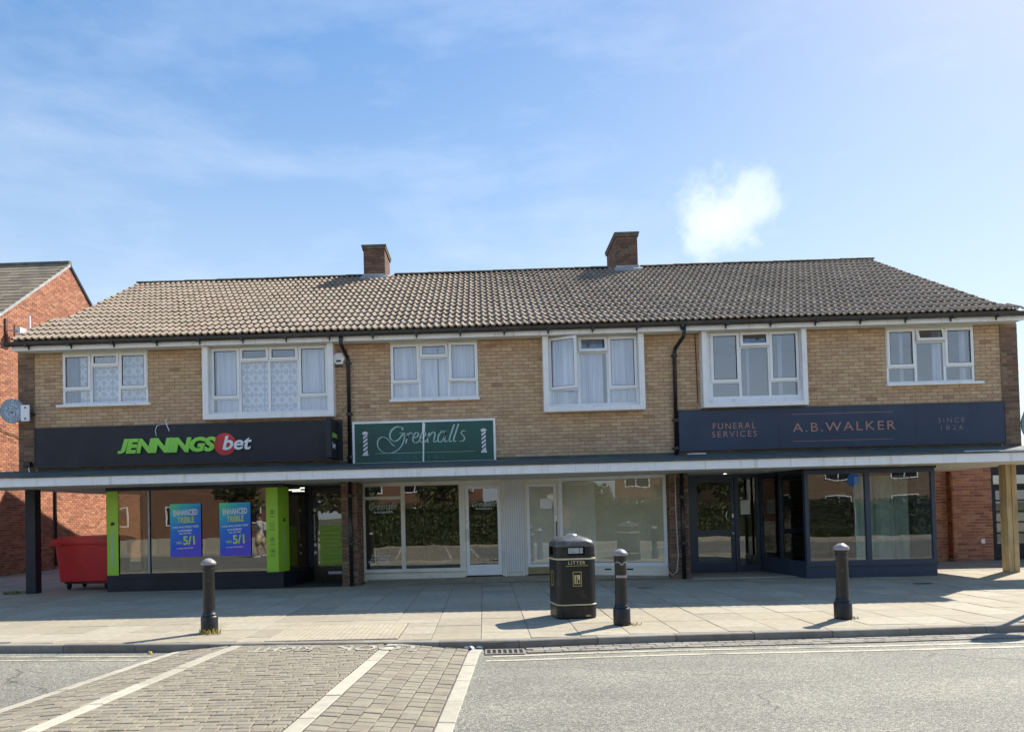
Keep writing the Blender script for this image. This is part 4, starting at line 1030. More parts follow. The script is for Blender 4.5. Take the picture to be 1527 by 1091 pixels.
for i in range(9):
    b = MB(); b.box(.435+i*.0495, YG-.02, .15 if 0 < i < 8 else .02, .435+i*.0495+.034, YG+.029, 2.17); b.build('board', M['white'], rbk, bevel=.003)
b = MB(); b.box(.88, YG, .08, .93, YG+.1, 2.17).box(1.62, YG, .08, 1.68, YG+.1, 2.17).box(.93, YG, 2.10, 1.62, YG+.1, 2.17); b.build('door_frame', M['cream'], T)
D = MB(); D.frame(.935, .10, 1.615, 2.095, .07, YG+.02, YG+.065, tb=.215); d2 = D.build('shop_door', M['white'], T, label='white door with whitened glass behind the litter bin')
g = MB(); g.box(1.005, YG+.035, .315, 1.545, YG+.043, 2.025); g.build('pane', M['clearglass'], d2)
g = MB(); g.box(1.0, YG+.055, .32, 1.55, YG+.06, 2.02); g.build('window_film', M['filmlight'], d2)
g = MB(); g.box(.945, YG+.012, .105, 1.605, YG+.0195, .255); g.build('kick_plate', mat('brass_plate', (.30,.25,.12), .4, .15, 5), d2)
g = MB(); g.tube([(1.585,YG-.025,.92),(1.585,YG-.025,1.25)], .011, 8)
for zz in (.94,1.23): g.tube([(1.585,YG-.025,zz),(1.585,YG+.02,zz)], .009, 6)
g.lathe([(.014,0),(.014,.01)], 10, (1.585,YG+.005,1.40)); g.build('handle', M['black'], d2)
# notice inside the door
g = MB(); g.box(1.24, YG+.028, 1.54, 1.50, YG+.032, 1.76); tag(g.build('notice', M['whitelit']), 'blank white notice stuck in the whitened door glass', 'notice')
# oblique window C
vC = Vector((3.87-1.66, .28-.86, 0)); LC_ = vC.length; MC = frame_matrix((1.66, .84, 0), (vC.x, vC.y, 0))
GC = shopwin(0, LC_, .25, 2.199, 0, None, t=.07, fm='white', gm='clearglass', label='wide whitened shop window between door and brick pier', dep=.08, tb=.085); GC.matrix_local = MC
b = MB(); b.box(0, .02, 0, LC_, .14, .25); rr = b.build('stall_riser', M['cream'], T); rr.matrix_local = MC
b = MB()
for xx in (.95, 1.42): b.box(xx, .008, .175, xx+.14, .019, .205)
vt = b.build('air_vent', M['black'], T); vt.matrix_local = MC
g = MB(); g.box(.07, .075, .34, .78, .08, 2.12); g.build('window_film', M['filmlight'], GC); g = MB(); g.box(.78, .085, .34, LC_-.07, .09, 2.12); g.build('window_film', M['film'], GC)
# inside the barber shop
def thing_box(name, parts, label, cat, loc=(0,0,0), rz=0, group=None):
    e = empty(name, label, cat, loc, rz, group)
    for pn, mk, boxes in parts:
        b = MB()
        for q in boxes: b.box(*q)
        b.build(pn, M[mk], e)
    return e
thing_box('shelving', [('side_panel','wood',[(-.6,0,0,-.57,.3,1.8),(.57,0,0,.6,.3,1.8)])]+[('shelf','wood',[(-.57,0,.3+i*.36,.57,.3,.33+i*.36)]) for i in range(4)]+[('bottle','drape' if i % 2 else 'whitelit',[(-.5+i*.13,.08,.33+.36*(i % 4),-.44+i*.13,.14,.5+.36*(i % 4))]) for i in range(8)], 'wooden shelves of bottles inside the barber window', 'shelves', (-2.1, 2.6, .09))
st0 = empty('bar_stool', 'left of two dark stools seen through the barber door', 'stool', (-.1, 2.2, .088), group='stools in the barber shop')
MB().lathe([(.15,.68),(.17,.70),(.17,.74),(.15,.75)], 16).build('seat', M['black'], st0)
for a in range(4):
    t = a*math.pi/2+.4; MB().tube([(.10*math.cos(t),.10*math.sin(t),.68),(.19*math.cos(t),.19*math.sin(t),0)], .012, 6).build('leg', M['black'], st0)
MB().tube([(.16*math.cos(k*math.pi/8),.16*math.sin(k*math.pi/8),.25) for k in range(17)], .008, 6).build('foot_ring', M['black'], st0)
s2 = copy_tree(st0); s2.location = (.35, 2.45, .088); s2['label'] = 'right of two dark stools seen through the barber door'

# ------------------------------------------------------------------ shopfront 3 (funeral services)
YW = 1.2
b = MB(); b.box(4.28, -.13, -.1, 6.46, 1.3, .022); st3 = b.build('entrance_slab', M['flag'], T)
b = MB(); b.box(4.58, YW, .02, 4.70, YW+.1, 2.2).box(5.62, YW, .02, 5.71, YW+.1, 2.2).box(6.10, YW, .02, 6.17, YW+.1, 2.2).box(4.70, YW, 2.12, 5.62, YW+.1, 2.2).box(5.71, YW, 2.12, 6.10, YW+.1, 2.2).box(5.71,YW,.02,6.10,YW+.1,.17).box(4.27,YW,.02,4.58,YW+.1,2.2); dfw = b.build('door_frame', M['navy'], T)
g = MB(); g.box(5.71, YW+.04, .17, 6.10, YW+.048, 2.12); g.build('pane', M['shopglass'], dfw)
D = MB(); D.frame(4.705, .035, 5.615, 2.115, .085, YW+.02, YW+.065, tb=.20); D.box(4.79, YW+.02, .84, 5.53, YW+.065, .96); wd = D.build('shop_door', M['navy'], T, label='navy glazed door of the funeral shop')
for za, zb in ((.235,.84), (.96,2.03)): g = MB(); g.box(4.79, YW+.035, za, 5.53, YW+.043, zb); g.build('pane', M['shopglass'], wd)
g = MB(); g.tube([(5.57, YW-.04, 1.13+.17*math.sin(R(a))) if False else (5.575-.17*math.sin(R(a)), YW-.045, 1.28+.17*math.cos(R(a))) for a in range(0, 181, 15)], .013, 8); g.tube([(5.575,YW-.045,1.45),(5.575,YW+.02,1.45)], .01, 6); g.tube([(5.575,YW-.045,1.11),(5.575,YW+.02,1.11)], .01, 6); g.build('handle', M['steel'], wd)
g = MB(); g.box(5.555,YW+.012,1.24,5.595,YW+.0195,1.32); g.box(5.56,YW+.012,.87,5.59,YW+.0195,.90); g.build('lock', M['steel'], wd)
g = MB(); g.box(5.76, YW+.032, 1.30, 5.97, YW+.038, 1.62)
tag(g.build('notice', M['filmlight']), 'printed notice taped inside the narrow light beside the navy door', 'notice')
# angled side with dark louvres
vS = Vector((6.45-6.16, -.48-1.2, 0)); LS = vS.length; MS = frame_matrix((6.16, 1.2, 0), (vS.x, vS.y, 0))
SW = shopwin(0, LS, .28, 2.2, 0, None, t=.06, mulls=((.80,.84),), fm='navy', label='angled side light with dark louvre blind'); SW.matrix_local = MS
for i in range(46):
    g = MB(); z = .38+i*.037; g.hexa([(.07,.06,z),(LS-.07,.06,z),(LS-.07,.09,z+.02),(.07,.09,z+.02)], [(.07,.06,z+.003),(LS-.07,.06,z+.003),(LS-.07,.09,z+.023),(.07,.09,z+.023)]); g.build('slat', M['blindblack'], SW)
b = MB(); b.box(0, .0, 0, LS, .12, .28); q = b.build('stall_riser', M['navy'], T); q.matrix_local = MS
FWN = shopwin(6.45, 9.03, .26, 2.155, -.5, None, t=.075, mulls=((7.645,7.745),), fm='navy', gm='clearglass', label='navy framed funeral shop window', tb=.085)
b = MB(); b.box(6.44, -.48, .0, 9.03, -.40, .255); b.box(6.43, -.515, .235, 9.04, -.48, .262); b.build('stall_riser', M['navy'], T)
b = MB(); b.box(6.42, -.53, 2.155, 9.05, -.38, 2.199); b.build('shopfront_head', M['navyblack'], T)
b = MB(); b.box(8.96, -.42, 0, 9.03, .62, 2.2).box(8.96,.62,0,9.07,3.05,2.2); b.build('side_panel', M['navy'], T)
curtain('curtain', 7.80, 8.92, .30, 2.05, .25, M['drape'], FWN, .05, 7, label='pale green hanging drape')
for i in range(18):
    g = MB(); z = .95+i*.045; g.hexa([(6.75,.02,z),(7.6,.02,z),(7.6,.04,z+.018),(6.75,.04,z+.018)], [(6.75,.02,z+.003),(7.6,.02,z+.003),(7.6,.04,z+.021),(6.75,.04,z+.021)]); g.build('slat', M['blindblack'], FWN)
thing_box('desk', [('desk_top','wood',[(-.8,-.35,.72,.8,.35,.76)]), ('side_panel','wood',[(-.76,-.32,0,-.72,.32,.72),(.72,-.32,0,.76,.32,.72)]), ('front_panel','wood',[(-.72,-.32,.2,.72,-.29,.72)])], 'wooden desk inside the funeral shop', 'desk', (7.3, 2.4, .03))

# ------------------------------------------------------------------ low lobby on the right
B = empty('brick_lobby', 'low red brick block with dark glazed doors behind the oak post', 'building')
wall(B, (9.08, 3.30, 0), (1,0,0), 2.52, 0, 2.6, [], M['red'], M['mortar_red'], name='wall')
wall(B, (11.60, 3.12, 0), (1,0,0), .98, 0, 2.6, [], M['red'], M['mortar_red'], name='wall')
wall(B, (11.60, 3.30, 0), (0,-1,0), .18, 0, 2.6, [], M['red'], M['mortar_red'], name='wall', thick=.05)
wall(B, (14.7, 3.12, 0), (1,0,0), 5.0, 0, 2.6, [], M['red'], M['mortar_red'], name='wall')
b = MB(); b.box(9.0, 3.0, 2.6, 19.8, 9, 2.72); b.build('flat_roof', M['felt'], B)
b = MB(); b.box(12.58, 3.2, 0, 12.66, 3.3, 2.6).box(14.62,3.2,0,14.70,3.3,2.6).box(12.66,3.2,2.13,14.62,3.3,2.6).box(12.66,3.2,1.80,14.62,3.3,1.86).box(13.6,3.2,0,13.68,3.3,2.13); b.build('door_frame', M['rubber'], B)
for x0 in (12.66, 13.68):
    b = MB(); b.box(x0+.005, 3.23, .03, x0+.09, 3.28, 1.8).box(x0+.85, 3.23, .03, x0+.935, 3.28, 1.8).box(x0+.09,3.23,.03,x0+.85,3.28,.40).box(x0+.09,3.23,1.72,x0+.85,3.28,1.8)
    for k in range(4): b.box(x0+.09, 3.23, .64+.27*k, x0+.85, 3.28, .68+.27*k)
    dd = b.build('door', M['rubber'], B)
    for k in range(5): g = MB(); g.box(x0+.09, 3.25, (.40 if k == 0 else .68+.27*(k-1)), x0+.85, 3.256, .64+.27*k if k < 4 else 1.72); g.build('pane', M['shopglass'], dd)
    b = MB(); b.box(x0+.02, 3.19, 1.88, x0+.9, 3.215, 2.10); sgn = tag(b.build('transom_sign', M['filmlight']), ('pale number board over the nearer half of the dark doors' if x0 < 13 else 'pale board over the farther half of the dark doors'), 'sign')
    if x0 < 13: letters('60', x0+.15, 1.93, 3.189, .14, .11, M['copper'], sgn, extrude=.003)
b = MB(); b.box(12.27, 3.09, .42, 12.36, 3.11, .53); b.build('meter_box', M['white'], B)
b = MB(); b.box(12.0,8,0,12.1,8.1,2.6).box(9.1,6,0,19.5,6.1,2.6); b.build('rear_wall', M['plaster'], B)

# ------------------------------------------------------------------ gabled red house on the left
H = empty('brick_house', 'gabled red brick house left of the terrace with grey tiled roof', 'building')
XW = -14.1; ya, yb, yr = 3.9, 14.9, 9.4; ez, rz = 6.35, 10.36
pts = [(0, 0), (yb-ya, 0), (yb-ya, ez), (yr-ya, rz), (0, ez)]
wall(H, (XW, ya, 0), (0,1,0), yb-ya, 0, rz, [], M['red'], M['mortar_red'], poly=pts, indiv=0)
wall(H, (XW-9, ya, 0), (1,0,0), 9, 0, ez, [(5.6,6.8,.9,2.2),(5.6,6.8,3.6,4.9)], M['red'], M['mortar_red'], name='wall')
b = MB(); b.box(XW-9.2, yb-.1, 0, XW-.02, yb, ez); b.build('rear_wall', M['mortar_red'], H)
for z0, z1 in ((.9,2.2),(3.6,4.9)):
    xa = XW-9+5.6; hw = MB().frame(xa+.003, z0+.003, xa+1.197, z1-.003, .06, ya+.06, ya+.12).box(xa+.57, ya+.06, z0+.063, xa+.63, ya+.12, z1-.063).build('window', M['white'], H)
    for x0 in (xa+.063, xa+.63): MB().box(x0, ya+.085, z0+.063, x0+.507, ya+.091, z1-.063).build('pane', M['glass'], hw)
    curtain('curtain', xa+.05, xa+1.15, z0+.05, z1-.05, ya+.17, M['voile'], hw, .02, 6)
sl = (rz-ez)/(yr-ya); hr = MB()
hr.hexa([(XW-9.3,ya-.25,ez-.25*sl),(XW+.02,ya-.25,ez-.25*sl),(XW+.02,yr,rz),(XW-9.3,yr,rz)], [(XW-9.3,ya-.25,ez-.25*sl+.06),(XW+.02,ya-.25,ez-.25*sl+.06),(XW+.02,yr,rz+.06),(XW-9.3,yr,rz+.06)])
hr.hexa([(XW-9.3,yr,rz),(XW+.02,yr,rz),(XW+.02,yb+.25,ez-.25*sl),(XW-9.3,yb+.25,ez-.25*sl)], [(XW-9.3,yr,rz+.06),(XW+.02,yr,rz+.06),(XW+.02,yb+.25,ez-.25*sl+.06),(XW-9.3,yb+.25,ez-.25*sl+.06)])
hro = hr.build('roof', M['ridge'], H)
b = MB(); pa2 = math.atan(sl); LL = (yr-ya+.25)/math.cos(pa2); r = 0; s = 0
while s < LL-.1:
    x = XW-9.2+(.0 if r % 2 else .17)
    while x < XW-.02:
        b.cur = random.random(); Mx = Matrix.Translation((x, ya-.25+math.cos(pa2)*s, ez-.25*sl+.06+math.sin(pa2)*s)) @ Matrix.Rotation(pa2-.04, 4, 'X')
        b.box(0, 0, .005, min(.33, XW+.05-x), .36, .025, Mx); x += .338
    s += .30; r += 1
b.build('roof_tiles', M['slate'], hro, kind='stuff')
b = MB(); b.tube([(XW-9.3, yr, rz+.07), (XW+.04, yr, rz+.07)], .10, 8); b.build('ridge_capping', M['ridge'], hro)
for s_, yo in ((1, ya-.25), (-1, yb+.25)):
    b = MB(); b.hexa([(XW+.015,yo,ez-.25*sl-.05),(XW+.05,yo,ez-.25*sl-.05),(XW+.05,yr,rz-.05),(XW+.015,yr,rz-.05)], [(XW+.015,yo,ez-.25*sl+.07),(XW+.05,yo,ez-.25*sl+.07),(XW+.05,yr,rz+.07),(XW+.015,yr,rz+.07)]); b.build('verge', M['lead'] if s_ > 0 else M['black'], hro)
b = MB(); b.box(XW, 7.0, 6.65, XW+.05, 7.28, 6.95); b.lathe([(.07,0),(.07,.03)], 12, (0,0,0)) if False else None; b.build('flue_terminal', M['cream'], H)
b = MB(); b.box(XW+.05, 7.06, 6.71, XW+.06, 7.22, 6.89); b.build('flue_grille', M['black'], H)
MB().tube([(XW+.04, 9.0, 6.1), (XW+.04, 9.0, 8.2)], .025, 6).build('vent_pipe', mat('rusty_pipe', (.25,.09,.05), .8), H)
MB().tube([(XW+.05, 8.35, 0.1), (XW+.05, 8.35, 5.4)], .04, 8).build('downpipe', M['rubber'], H)
MB().tube([(XW+.05, 4.6, 5.0), (XW+.04, 5.7, 4.25), (XW+.04, 7.0, 4.05), (XW+.04, 8.3, 4.0)], .012, 6).build('wire', M['rubber'], H)
dish = empty('aerial_bracket', 'small aerial and bracket high on the red gable wall', 'aerial', (XW, 5.95, 7.25))
MB().box(0,-.05,-.35,.05,.05,.35).build('wall_plate', mat('rust_plate', (.12,.05,.04), .8), dish)
MB().tube([(.03,0,0),(.3,.1,.0),(.3,.65,.02)], .02, 6).build('arm', M['steel'], dish)
MB().tube([(.3,.7,-.05),(.3,.7,.62)], .035, 8).build('mast', M['white'], dish)
MB().box(.22,.12,-.1,.38,.42,.12).build('receiver', M['white'], dish)

# ------------------------------------------------------------------ signs
S = empty('shop_sign', 'long dark fascia sign with green and white betting lettering', 'sign', (0,0,0))
b = MB(); b.box(-9.50, -.125, 2.655, -2.945, -.012, 3.50); b.build('board', M['navyblack'], S, bevel=.006)
b = MB()
for xx in (-8.20, -4.55): b.box(xx, -.1275, 2.68, xx+.004, -.1255, 3.48)
b.build('panel_joint', M['gutter'], S)
b = MB(); b.frame(-9.50, 2.655, -2.945, 3.50, .022, -.132, -.126); b.build('trim', M['black'], S)
letters('JENNINGS', -7.69, 2.905, -.14, 2.09, .315, M['greenlit'], S, shear=.20, bold=.052, extrude=.03, spacing=.92, flat=True)
g = MB(); n = 36
ring = [(-5.42+.235*math.cos(2*math.pi*k/n), 3.055+.235*math.sin(2*math.pi*k/n)) for k in range(n)]
g.hexa([(x, -.127, z) for x, z in ring], [(x, -.138, z) for x, z in ring]); g.build('red_disc', M['redlit'], S)
letters('bet', -5.46, 2.925, -.142, .62, .30, M['whitelit'], S, shear=.22, bold=.022, extrude=.03)
PJ = empty('projecting_sign', 'small dark blade sign jutting out at the right end of the betting sign', 'sign', (0,0,0))
b = MB(); b.box(-3.14, -.80, 2.66, -3.03, -.14, 3.46); b.build('board', M['navyblack'], PJ, bevel=.005)
PM = Matrix.Translation((-3.028, -.74, 0)) @ Matrix.Rotation(math.pi/2, 4, 'Z')
for s, z, h, m in (('JENNINGS', 3.06, .12, 'greenlit'), ('bet', 2.86, .13, 'whitelit')):
    o = text_mesh(s, .50 if s != 'bet' else .30, h, shear=.2, bold=.03, extrude=.003).build('lettering', M[m], PJ); o.matrix_local = PM @ Matrix.Translation((.03, 0, z)) @ Matrix.Rotation(R(-12), 4, 'Y') if False else PM @ Matrix.Translation((.04, 0, z))
g = MB(); g.box(-3.11, -.14, 3.30, -3.06, -.12, 3.44); g.build('bracket', M['black'], PJ)

G = empty('shop_sign', 'dark green barber sign with script lettering in a white frame', 'sign')
b = MB(); b.box(-2.72, -.07, 2.545, .27, -.012, 3.44); b.build('board', M['dkgreen'], G)
b = MB(); b.frame(-2.73, 2.535, .28, 3.45, .045, -.085, -.0); b.build('frame', M['white'], G)
b = MB(); b.hexa([(-1.262,-.071,2.58),(-1.232,-.071,2.58),(-1.208,-.071,3.40),(-1.24,-.071,3.40)], [(-1.262,-.084,2.58),(-1.232,-.084,2.58),(-1.208,-.084,3.40),(-1.24,-.084,3.40)])
b.hexa([(-1.26,-.084,3.2),(-1.20,-.084,3.2),(-1.19,-.084,3.38),(-1.25,-.084,3.39)], [(-1.25,-.09,3.22),(-1.22,-.09,3.22),(-1.21,-.09,3.37),(-1.24,-.09,3.37)]); b.build('centre_strip', M['whitelit'], G)
for xx in (-2.46, .03):
    g = MB(); g.box(xx-.045, -.083, 2.77, xx+.045, -.072, 3.19); bp = g.build('barber_pole', M['whitelit'], G)
    g = MB(); g.box(xx-.062, -.088, 2.735, xx+.062, -.072, 2.765).box(xx-.062, -.088, 3.195, xx+.062, -.072, 3.222).box(xx-.03,-.088,3.222,xx+.03,-.072,3.24); g.build('pole_cap', M['whitelit'], bp)
    g = MB()
    for k in range(5):
        z = 2.785+k*.085; pts4 = [(xx-.045, z), (xx+.045, z+.07), (xx+.045, z+.105), (xx-.045, z+.04)]
        pts4 = [(x, min(zz, 3.185)) for x, zz in pts4]
        g.hexa([(x,-.083,zz) for x, zz in pts4], [(x,-.087,zz) for x, zz in pts4])
    g.build('stripe', mat('slate_blue_stripe', (.10,.10,.19), .5) if xx < -1 else bpy.data.materials['slate_blue_stripe'], bp)
# script word drawn as pen strokes (x from -2.25, baseline 2.98)
g = MB()
def st(pts, wd=.030): wd *= 1.12; ribbon(g, [(-2.20+p[0]*.01, 2.985+p[1]*.01) for p in pts], -.0715, wd)
st([(52,27),(53,31),(46,34),(36,32),(28,24),(26,14),(30,6),(38,4),(46,9),(52,17),(56,20)], .034)          # G bowl
st([(57,21),(56,8),(50,-6),(40,-16),(26,-21),(10,-18),(1,-8),(0,4),(6,12),(14,13),(22,8),(30,-2),(36,-7)], .026)   # G tail loop
st([(46,21),(57,21)], .022)
st([(64,20),(61,6),(59,-1)], .03); st([(61,9),(66,18),(71,21),(74,18)], .028)                     # r
st([(76,9),(84,13),(86,19),(81,21),(76,14),(74,6),(77,0),(83,0),(89,5)], .028)                   # e
st([(91,9),(99,13),(101,19),(96,21),(91,14),(89,6),(92,0),(98,0),(103,5)], .028)                 # e
st([(109,20),(106,8),(105,-1)], .03); st([(106,8),(113,18),(119,21),(121,17),(119,7),(118,1),(122,0),(126,3)], .028)   # n
st([(142,19),(136,21),(130,16),(127,7),(129,0),(135,1),(140,9),(144,20)], .028); st([(144,20),(141,6),(142,0),(147,2)], .028); st([(132,23),(146,23)], .015)  # a
st([(162,36),(156,20),(151,5),(152,0),(156,1)], .032); st([(171,37),(165,20),(160,5),(161,0),(165,1)], .032)      # l l
st([(186,21),(180,22),(176,17),(180,12),(183,7),(180,1),(172,0)], .026)                          # s
g.build('lettering', M['silver'], G)
b = MB(); b.box(-2.26, -.074, 2.768, -1.27, -.071, 2.776).box(-1.20, -.074, 2.768, -.16, -.071, 2.774); b.build('rule', M['silver'], G)
letters('BARBERS', -1.78, 2.63, -.0705, .98, .085, mat('dull_teal_letters', (.045,.15,.13), .5), G, spacing=1.5, extrude=.002)

A = empty('shop_sign', 'long navy funeral services sign with thin copper lettering', 'sign')
b = MB(); b.box(4.09, -.085, 2.655, 10.75, -.012, 3.495); b.build('board', M['navysign'], A, bevel=.004)
b = MB()
for xx in (6.15, 8.95): b.box(xx, -.0872, 2.67, xx+.003, -.0852, 3.48)
b.build('panel_joint', M['black'], A)
b = MB(); b.frame(4.085, 2.65, 10.755, 3.50, .012, -.09, -.0); b.build('trim', M['black'], A)
letters('A.B.WALKER', 6.425, 2.985, -.0875, 2.10, .185, M['copper'], A, spacing=1.22, extrude=.006)
b = MB(); b.box(6.42, -.0885, 3.350, 8.50, -.086, 3.358).box(6.42, -.0885, 2.790, 8.48, -.086, 2.798); b.build('rule', M['copper'], A)
letters('FUNERAL', 4.79, 3.088, -.0875, .88, .125, M['copper'], A, spacing=1.3, extrude=.005)
letters('SERVICES', 4.765, 2.92, -.0875, .925, .125, M['copper'], A, spacing=1.25, extrude=.005)
letters('SINCE', 9.39, 3.095, -.0875, .54, .10, M['faded'], A, spacing=1.4, extrude=.005)
letters('1826', 9.44, 2.945, -.0875, .45, .10, M['faded'], A, spacing=1.5, extrude=.005)

# round projecting sign on the left corner
RS = empty('round_sign', 'round pale blue bracket sign with circular emblem on the left corner', 'sign', (-9.60, -.04, 3.80))
n = 40; g = MB(); rr_ = .255; c0 = (-.245, .05)
pl = mat('pale_enamel', (.42,.52,.60), .45, .08, 6, dirt=(.30,.38,.44), dscale=3)
ring = [(c0[0]+rr_*math.cos(2*math.pi*k/n), c0[1]+rr_*math.sin(2*math.pi*k/n)) for k in range(n)]
g.hexa([(x, -.27, z) for x, z in ring], [(x, -.30, z) for x, z in ring]); g.build('disc', pl, RS)
g = MB(); g.box(-.05, -.302, -.17, .125, -.27, .165); g.build('plate', M['white'], RS); 
g = MB()
for zz in (-.12, .11): g.lathe([(.016,0),(.016,.012)], 8, (0,0,0)) if False else g.box(.03, -.312, zz-.016, .06, -.302, zz+.016)
g.box(.02, -.27, -.03, .06, .03, .03); g.build('bracket', M['black'], RS)
g = MB()
for ra, rb_ in ((.235,.245),(.165,.172)):
    for k in range(n): 
        a0, a1 = 2*math.pi*k/n, 2*math.pi*(k+1)/n; g.quad(*[(c0[0]+r*math.cos(a), -.3015, c0[1]+r*math.sin(a)) for r, a in ((ra,a0),(ra,a1),(rb_,a1),(rb_,a0))][::-1])
for k in range(26):     # ring of lettering-like ticks
    if k in (6, 19): continue
    a = 2*math.pi*k/26; ca, sa = math.cos(a), math.sin(a)
    P = [(c0[0]+ca*r+sa*q, -.3015, c0[1]+sa*r-ca*q) for r, q in ((.185,-.012),(.185,.006),(.222,.006),(.222,-.012))]; g.quad(*P)
# head with hat, plain
def poly2(pts): g.quad(*[(c0[0]+x, -.3015, c0[1]+z) for x, z in pts])
ribbon_pts = [(-.12,.01),(-.06,.035),(.0,.03),(.06,.055),(.13,.06),(.09,.02),(.02,-.01),(-.06,-.02),(-.12,.01)]
ribbon(g, [(c0[0]+x, c0[1]+z) for x, z in ribbon_pts], -.3015, .012, .002)
ribbon(g, [(c0[0]+x, c0[1]+z) for x, z in [(-.06,.035),(-.08,.10),(-.03,.13),(.0,.09),(.05,.10),(.06,.055)]], -.3015, .012, .002)
ribbon(g, [(c0[0]+x, c0[1]+z) for x, z in [(-.04,-.02),(-.06,-.08),(-.01,-.12),(.06,-.13),(.09,-.08),(.08,-.02)]], -.3015, .012, .002)
poly2([(-.02,-.05),(.03,-.06),(.035,-.03),(-.01,-.02)])
g.build('emblem', mat('emblem_dark', (.05,.06,.08), .5), RS)

# alarm box, camera, loose cables
AB = empty('alarm_box', 'white hexagonal alarm box under the eaves beside the left downpipe', 'alarm box', (-2.985, -.012, 4.80))
hexp = [(.145*math.cos(R(60*k)), .15*math.sin(R(60*k))) for k in range(6)]
MB().hexa([(x, 0, z) for x, z in hexp], [(x*.9, -.08, z*.9) for x, z in hexp]).build('casing', M['paintw'], AB, bevel=.01)
MB().box(-.05,-.086,-.075,.05,-.0805,-.035).build('label_plate', M['black'], AB)
MB().box(-.075,-.07,-.165,.075,-.01,-.14).build('strobe', M['black'], AB)
CV = empty('wall_floodlight', 'small black lamp on a white bracket below the left corner pier', 'lamp', (-9.66, -.06, 2.70))
MB().box(-.06,-.12,-.01,.09,-.02,.09).build('casing', M['black'], CV, bevel=.01)
MB().tube([(.01,-.02,0),(.01,-.03,-.07),(.03,-.03,-.14)], .012, 6).build('bracket', M['white'], CV)
tag(MB().tube([(-6.87+x*.01, -.02-.13*math.sin(math.pi*min(1, max(0, t))), 3.50+z*.01) for t, x, z in ((0,22,12),(.1,20,14),(.3,19,8),(.5,22,0),(.7,26,-12),(.9,30,-27))]+[(-6.56,-.15,3.22)], .009, 6).build('cable', M['whitelit'], None, smooth=True), 'loose white cable falling from the wall over the green letters', 'cable')
tag(MB().tube([(-6.64,-.03,3.515),(-6.76,-.10,3.52),(-6.86,-.15,3.47),(-6.89,-.15,3.38),(-6.87,-.15,3.26)], .008, 6).build('cable', M['whitelit'], None, smooth=True), 'shorter white cable looping over the top edge of the betting sign', 'cable')
tag(MB().tube([(4.00,-.01,2.18),(3.99,-.02,1.4),(4.01,-.03,.5),(3.97,-.04,.16),(3.88,-.04,.09),(3.80,-.02,.16),(3.79,-.01,.3)], .010, 6).build('cable', mat('grey_cable', (.5,.5,.48), .6), None, smooth=True), 'grey cable hanging down the brick pier beside the downpipe', 'cable')
tag(MB().tube([(4.67-.17,-.02,5.1),(4.51,-.02,4.6),(4.52,-.02,3.66)], .009, 6).build('cable', mat('brown_cable', (.09,.045,.025), .7), None, smooth=True), 'thin brown cable running down the brick left of the boxed window', 'cable')
tag(MB().tube([(-3.07,-.02,3.60),(-2.99,-.03,3.62),(-2.93,-.03,3.74),(-2.86,-.02,3.80)], .008, 6).build('cable', mat('buff_cable', (.5,.42,.3), .7), None, smooth=True), 'short buff cable tail above the end of the dark sign', 'cable')
tag(MB().box(9.2,-1.2,2.412,12.0,-1.17,2.43).build('conduit', M['whitelit'], None), 'white conduit lying on the canopy edge near the right corner', 'conduit')
tag(MB().hexa([(4.25,-.06,2.585),(4.65,-.06,2.585),(4.65,-.02,2.585),(4.25,-.02,2.585)], [(4.27,-.06,2.605),(4.63,-.06,2.612),(4.63,-.02,2.612),(4.27,-.02,2.6)]).build('paint_flake', M['whitelit'], None), 'white flake of debris on the canopy roof by the right downpipe', 'debris')

# posters in the betting shop window
def poster_mat():
    m, N_, L_, bb = nodes('poster_print'); tcn = N_.new('ShaderNodeTexCoord'); s = N_.new('ShaderNodeSeparateXYZ'); L_.new(tcn.outputs['Object'], s.inputs[0])
    a = N_.new('ShaderNodeMath'); a.operation = 'MULTIPLY_ADD'; L_.new(s.outputs['Z'], a.inputs[0]); a.inputs[1].default_value = -.80; a.inputs[2].default_value = .80
    a2 = N_.new('ShaderNodeMath'); a2.operation = 'MULTIPLY_ADD'; L_.new(s.outputs['X'], a2.inputs[0]); a2.inputs[1].default_value = .55; L_.new(a.outputs[0], a2.inputs[2])
    nn = noise(N_, L_, tcn.outputs['Object'], 5, 3); a3 = N_.new('ShaderNodeMath'); a3.operation = 'MULTIPLY_ADD'; L_.new(nn, a3.inputs[0]); a3.inputs[1].default_value = .3; L_.new(a2.outputs[0], a3.inputs[2])
    L_.new(ramp(N_, L_, a3.outputs[0], [(.12,(.12,.78,.42)),(.28,(.04,.58,.74)),(.52,(.02,.26,.78)),(.85,(.03,.13,.75)),(1.05,(.12,.09,.68))]), bb.inputs['Base Color']); bb.inputs['Roughness'].default_value = .5; return m
PM_ = poster_mat(); lime = mat('poster_lime', (.62,.80,.12), .5, .02)
def poster(x, label):
    P = empty('poster', label, 'poster', (x, -.098, .70), group='blue betting posters in the window'); 
    MB().box(0, -.001, 0, .66, .002, 1.12).build('sheet', PM_, P).location = (0,0,0)
    for s, xx, z, w_, h_, m in (('ENHANCED', .075, .86, .52, .13, 'whitelit'), ('TREBLE', .16, .71, .36, .125, None), ('HOME WINS, HOURLY ODDS', .05, .595, .56, .045, 'whitelit'), ('& SCORERS', .17, .53, .30, .04, 'whitelit'), ('ALL TO WIN', .20, .475, .25, .035, 'whitelit'), ('5/1', .28, .25, .25, .19, None), ('WAS', .13, .27, .12, .055, None), ('18+ ENJOY RESPONSIBLY', .14, .16, .36, .03, 'whitelit')):
        o = text_mesh(s, w_, h_, bold=.03, extrude=.0005).build('lettering', M[m] if m else lime, P, loc=(xx, -.003, z)); o.rotation_euler = (0, R(-2.5), 0)
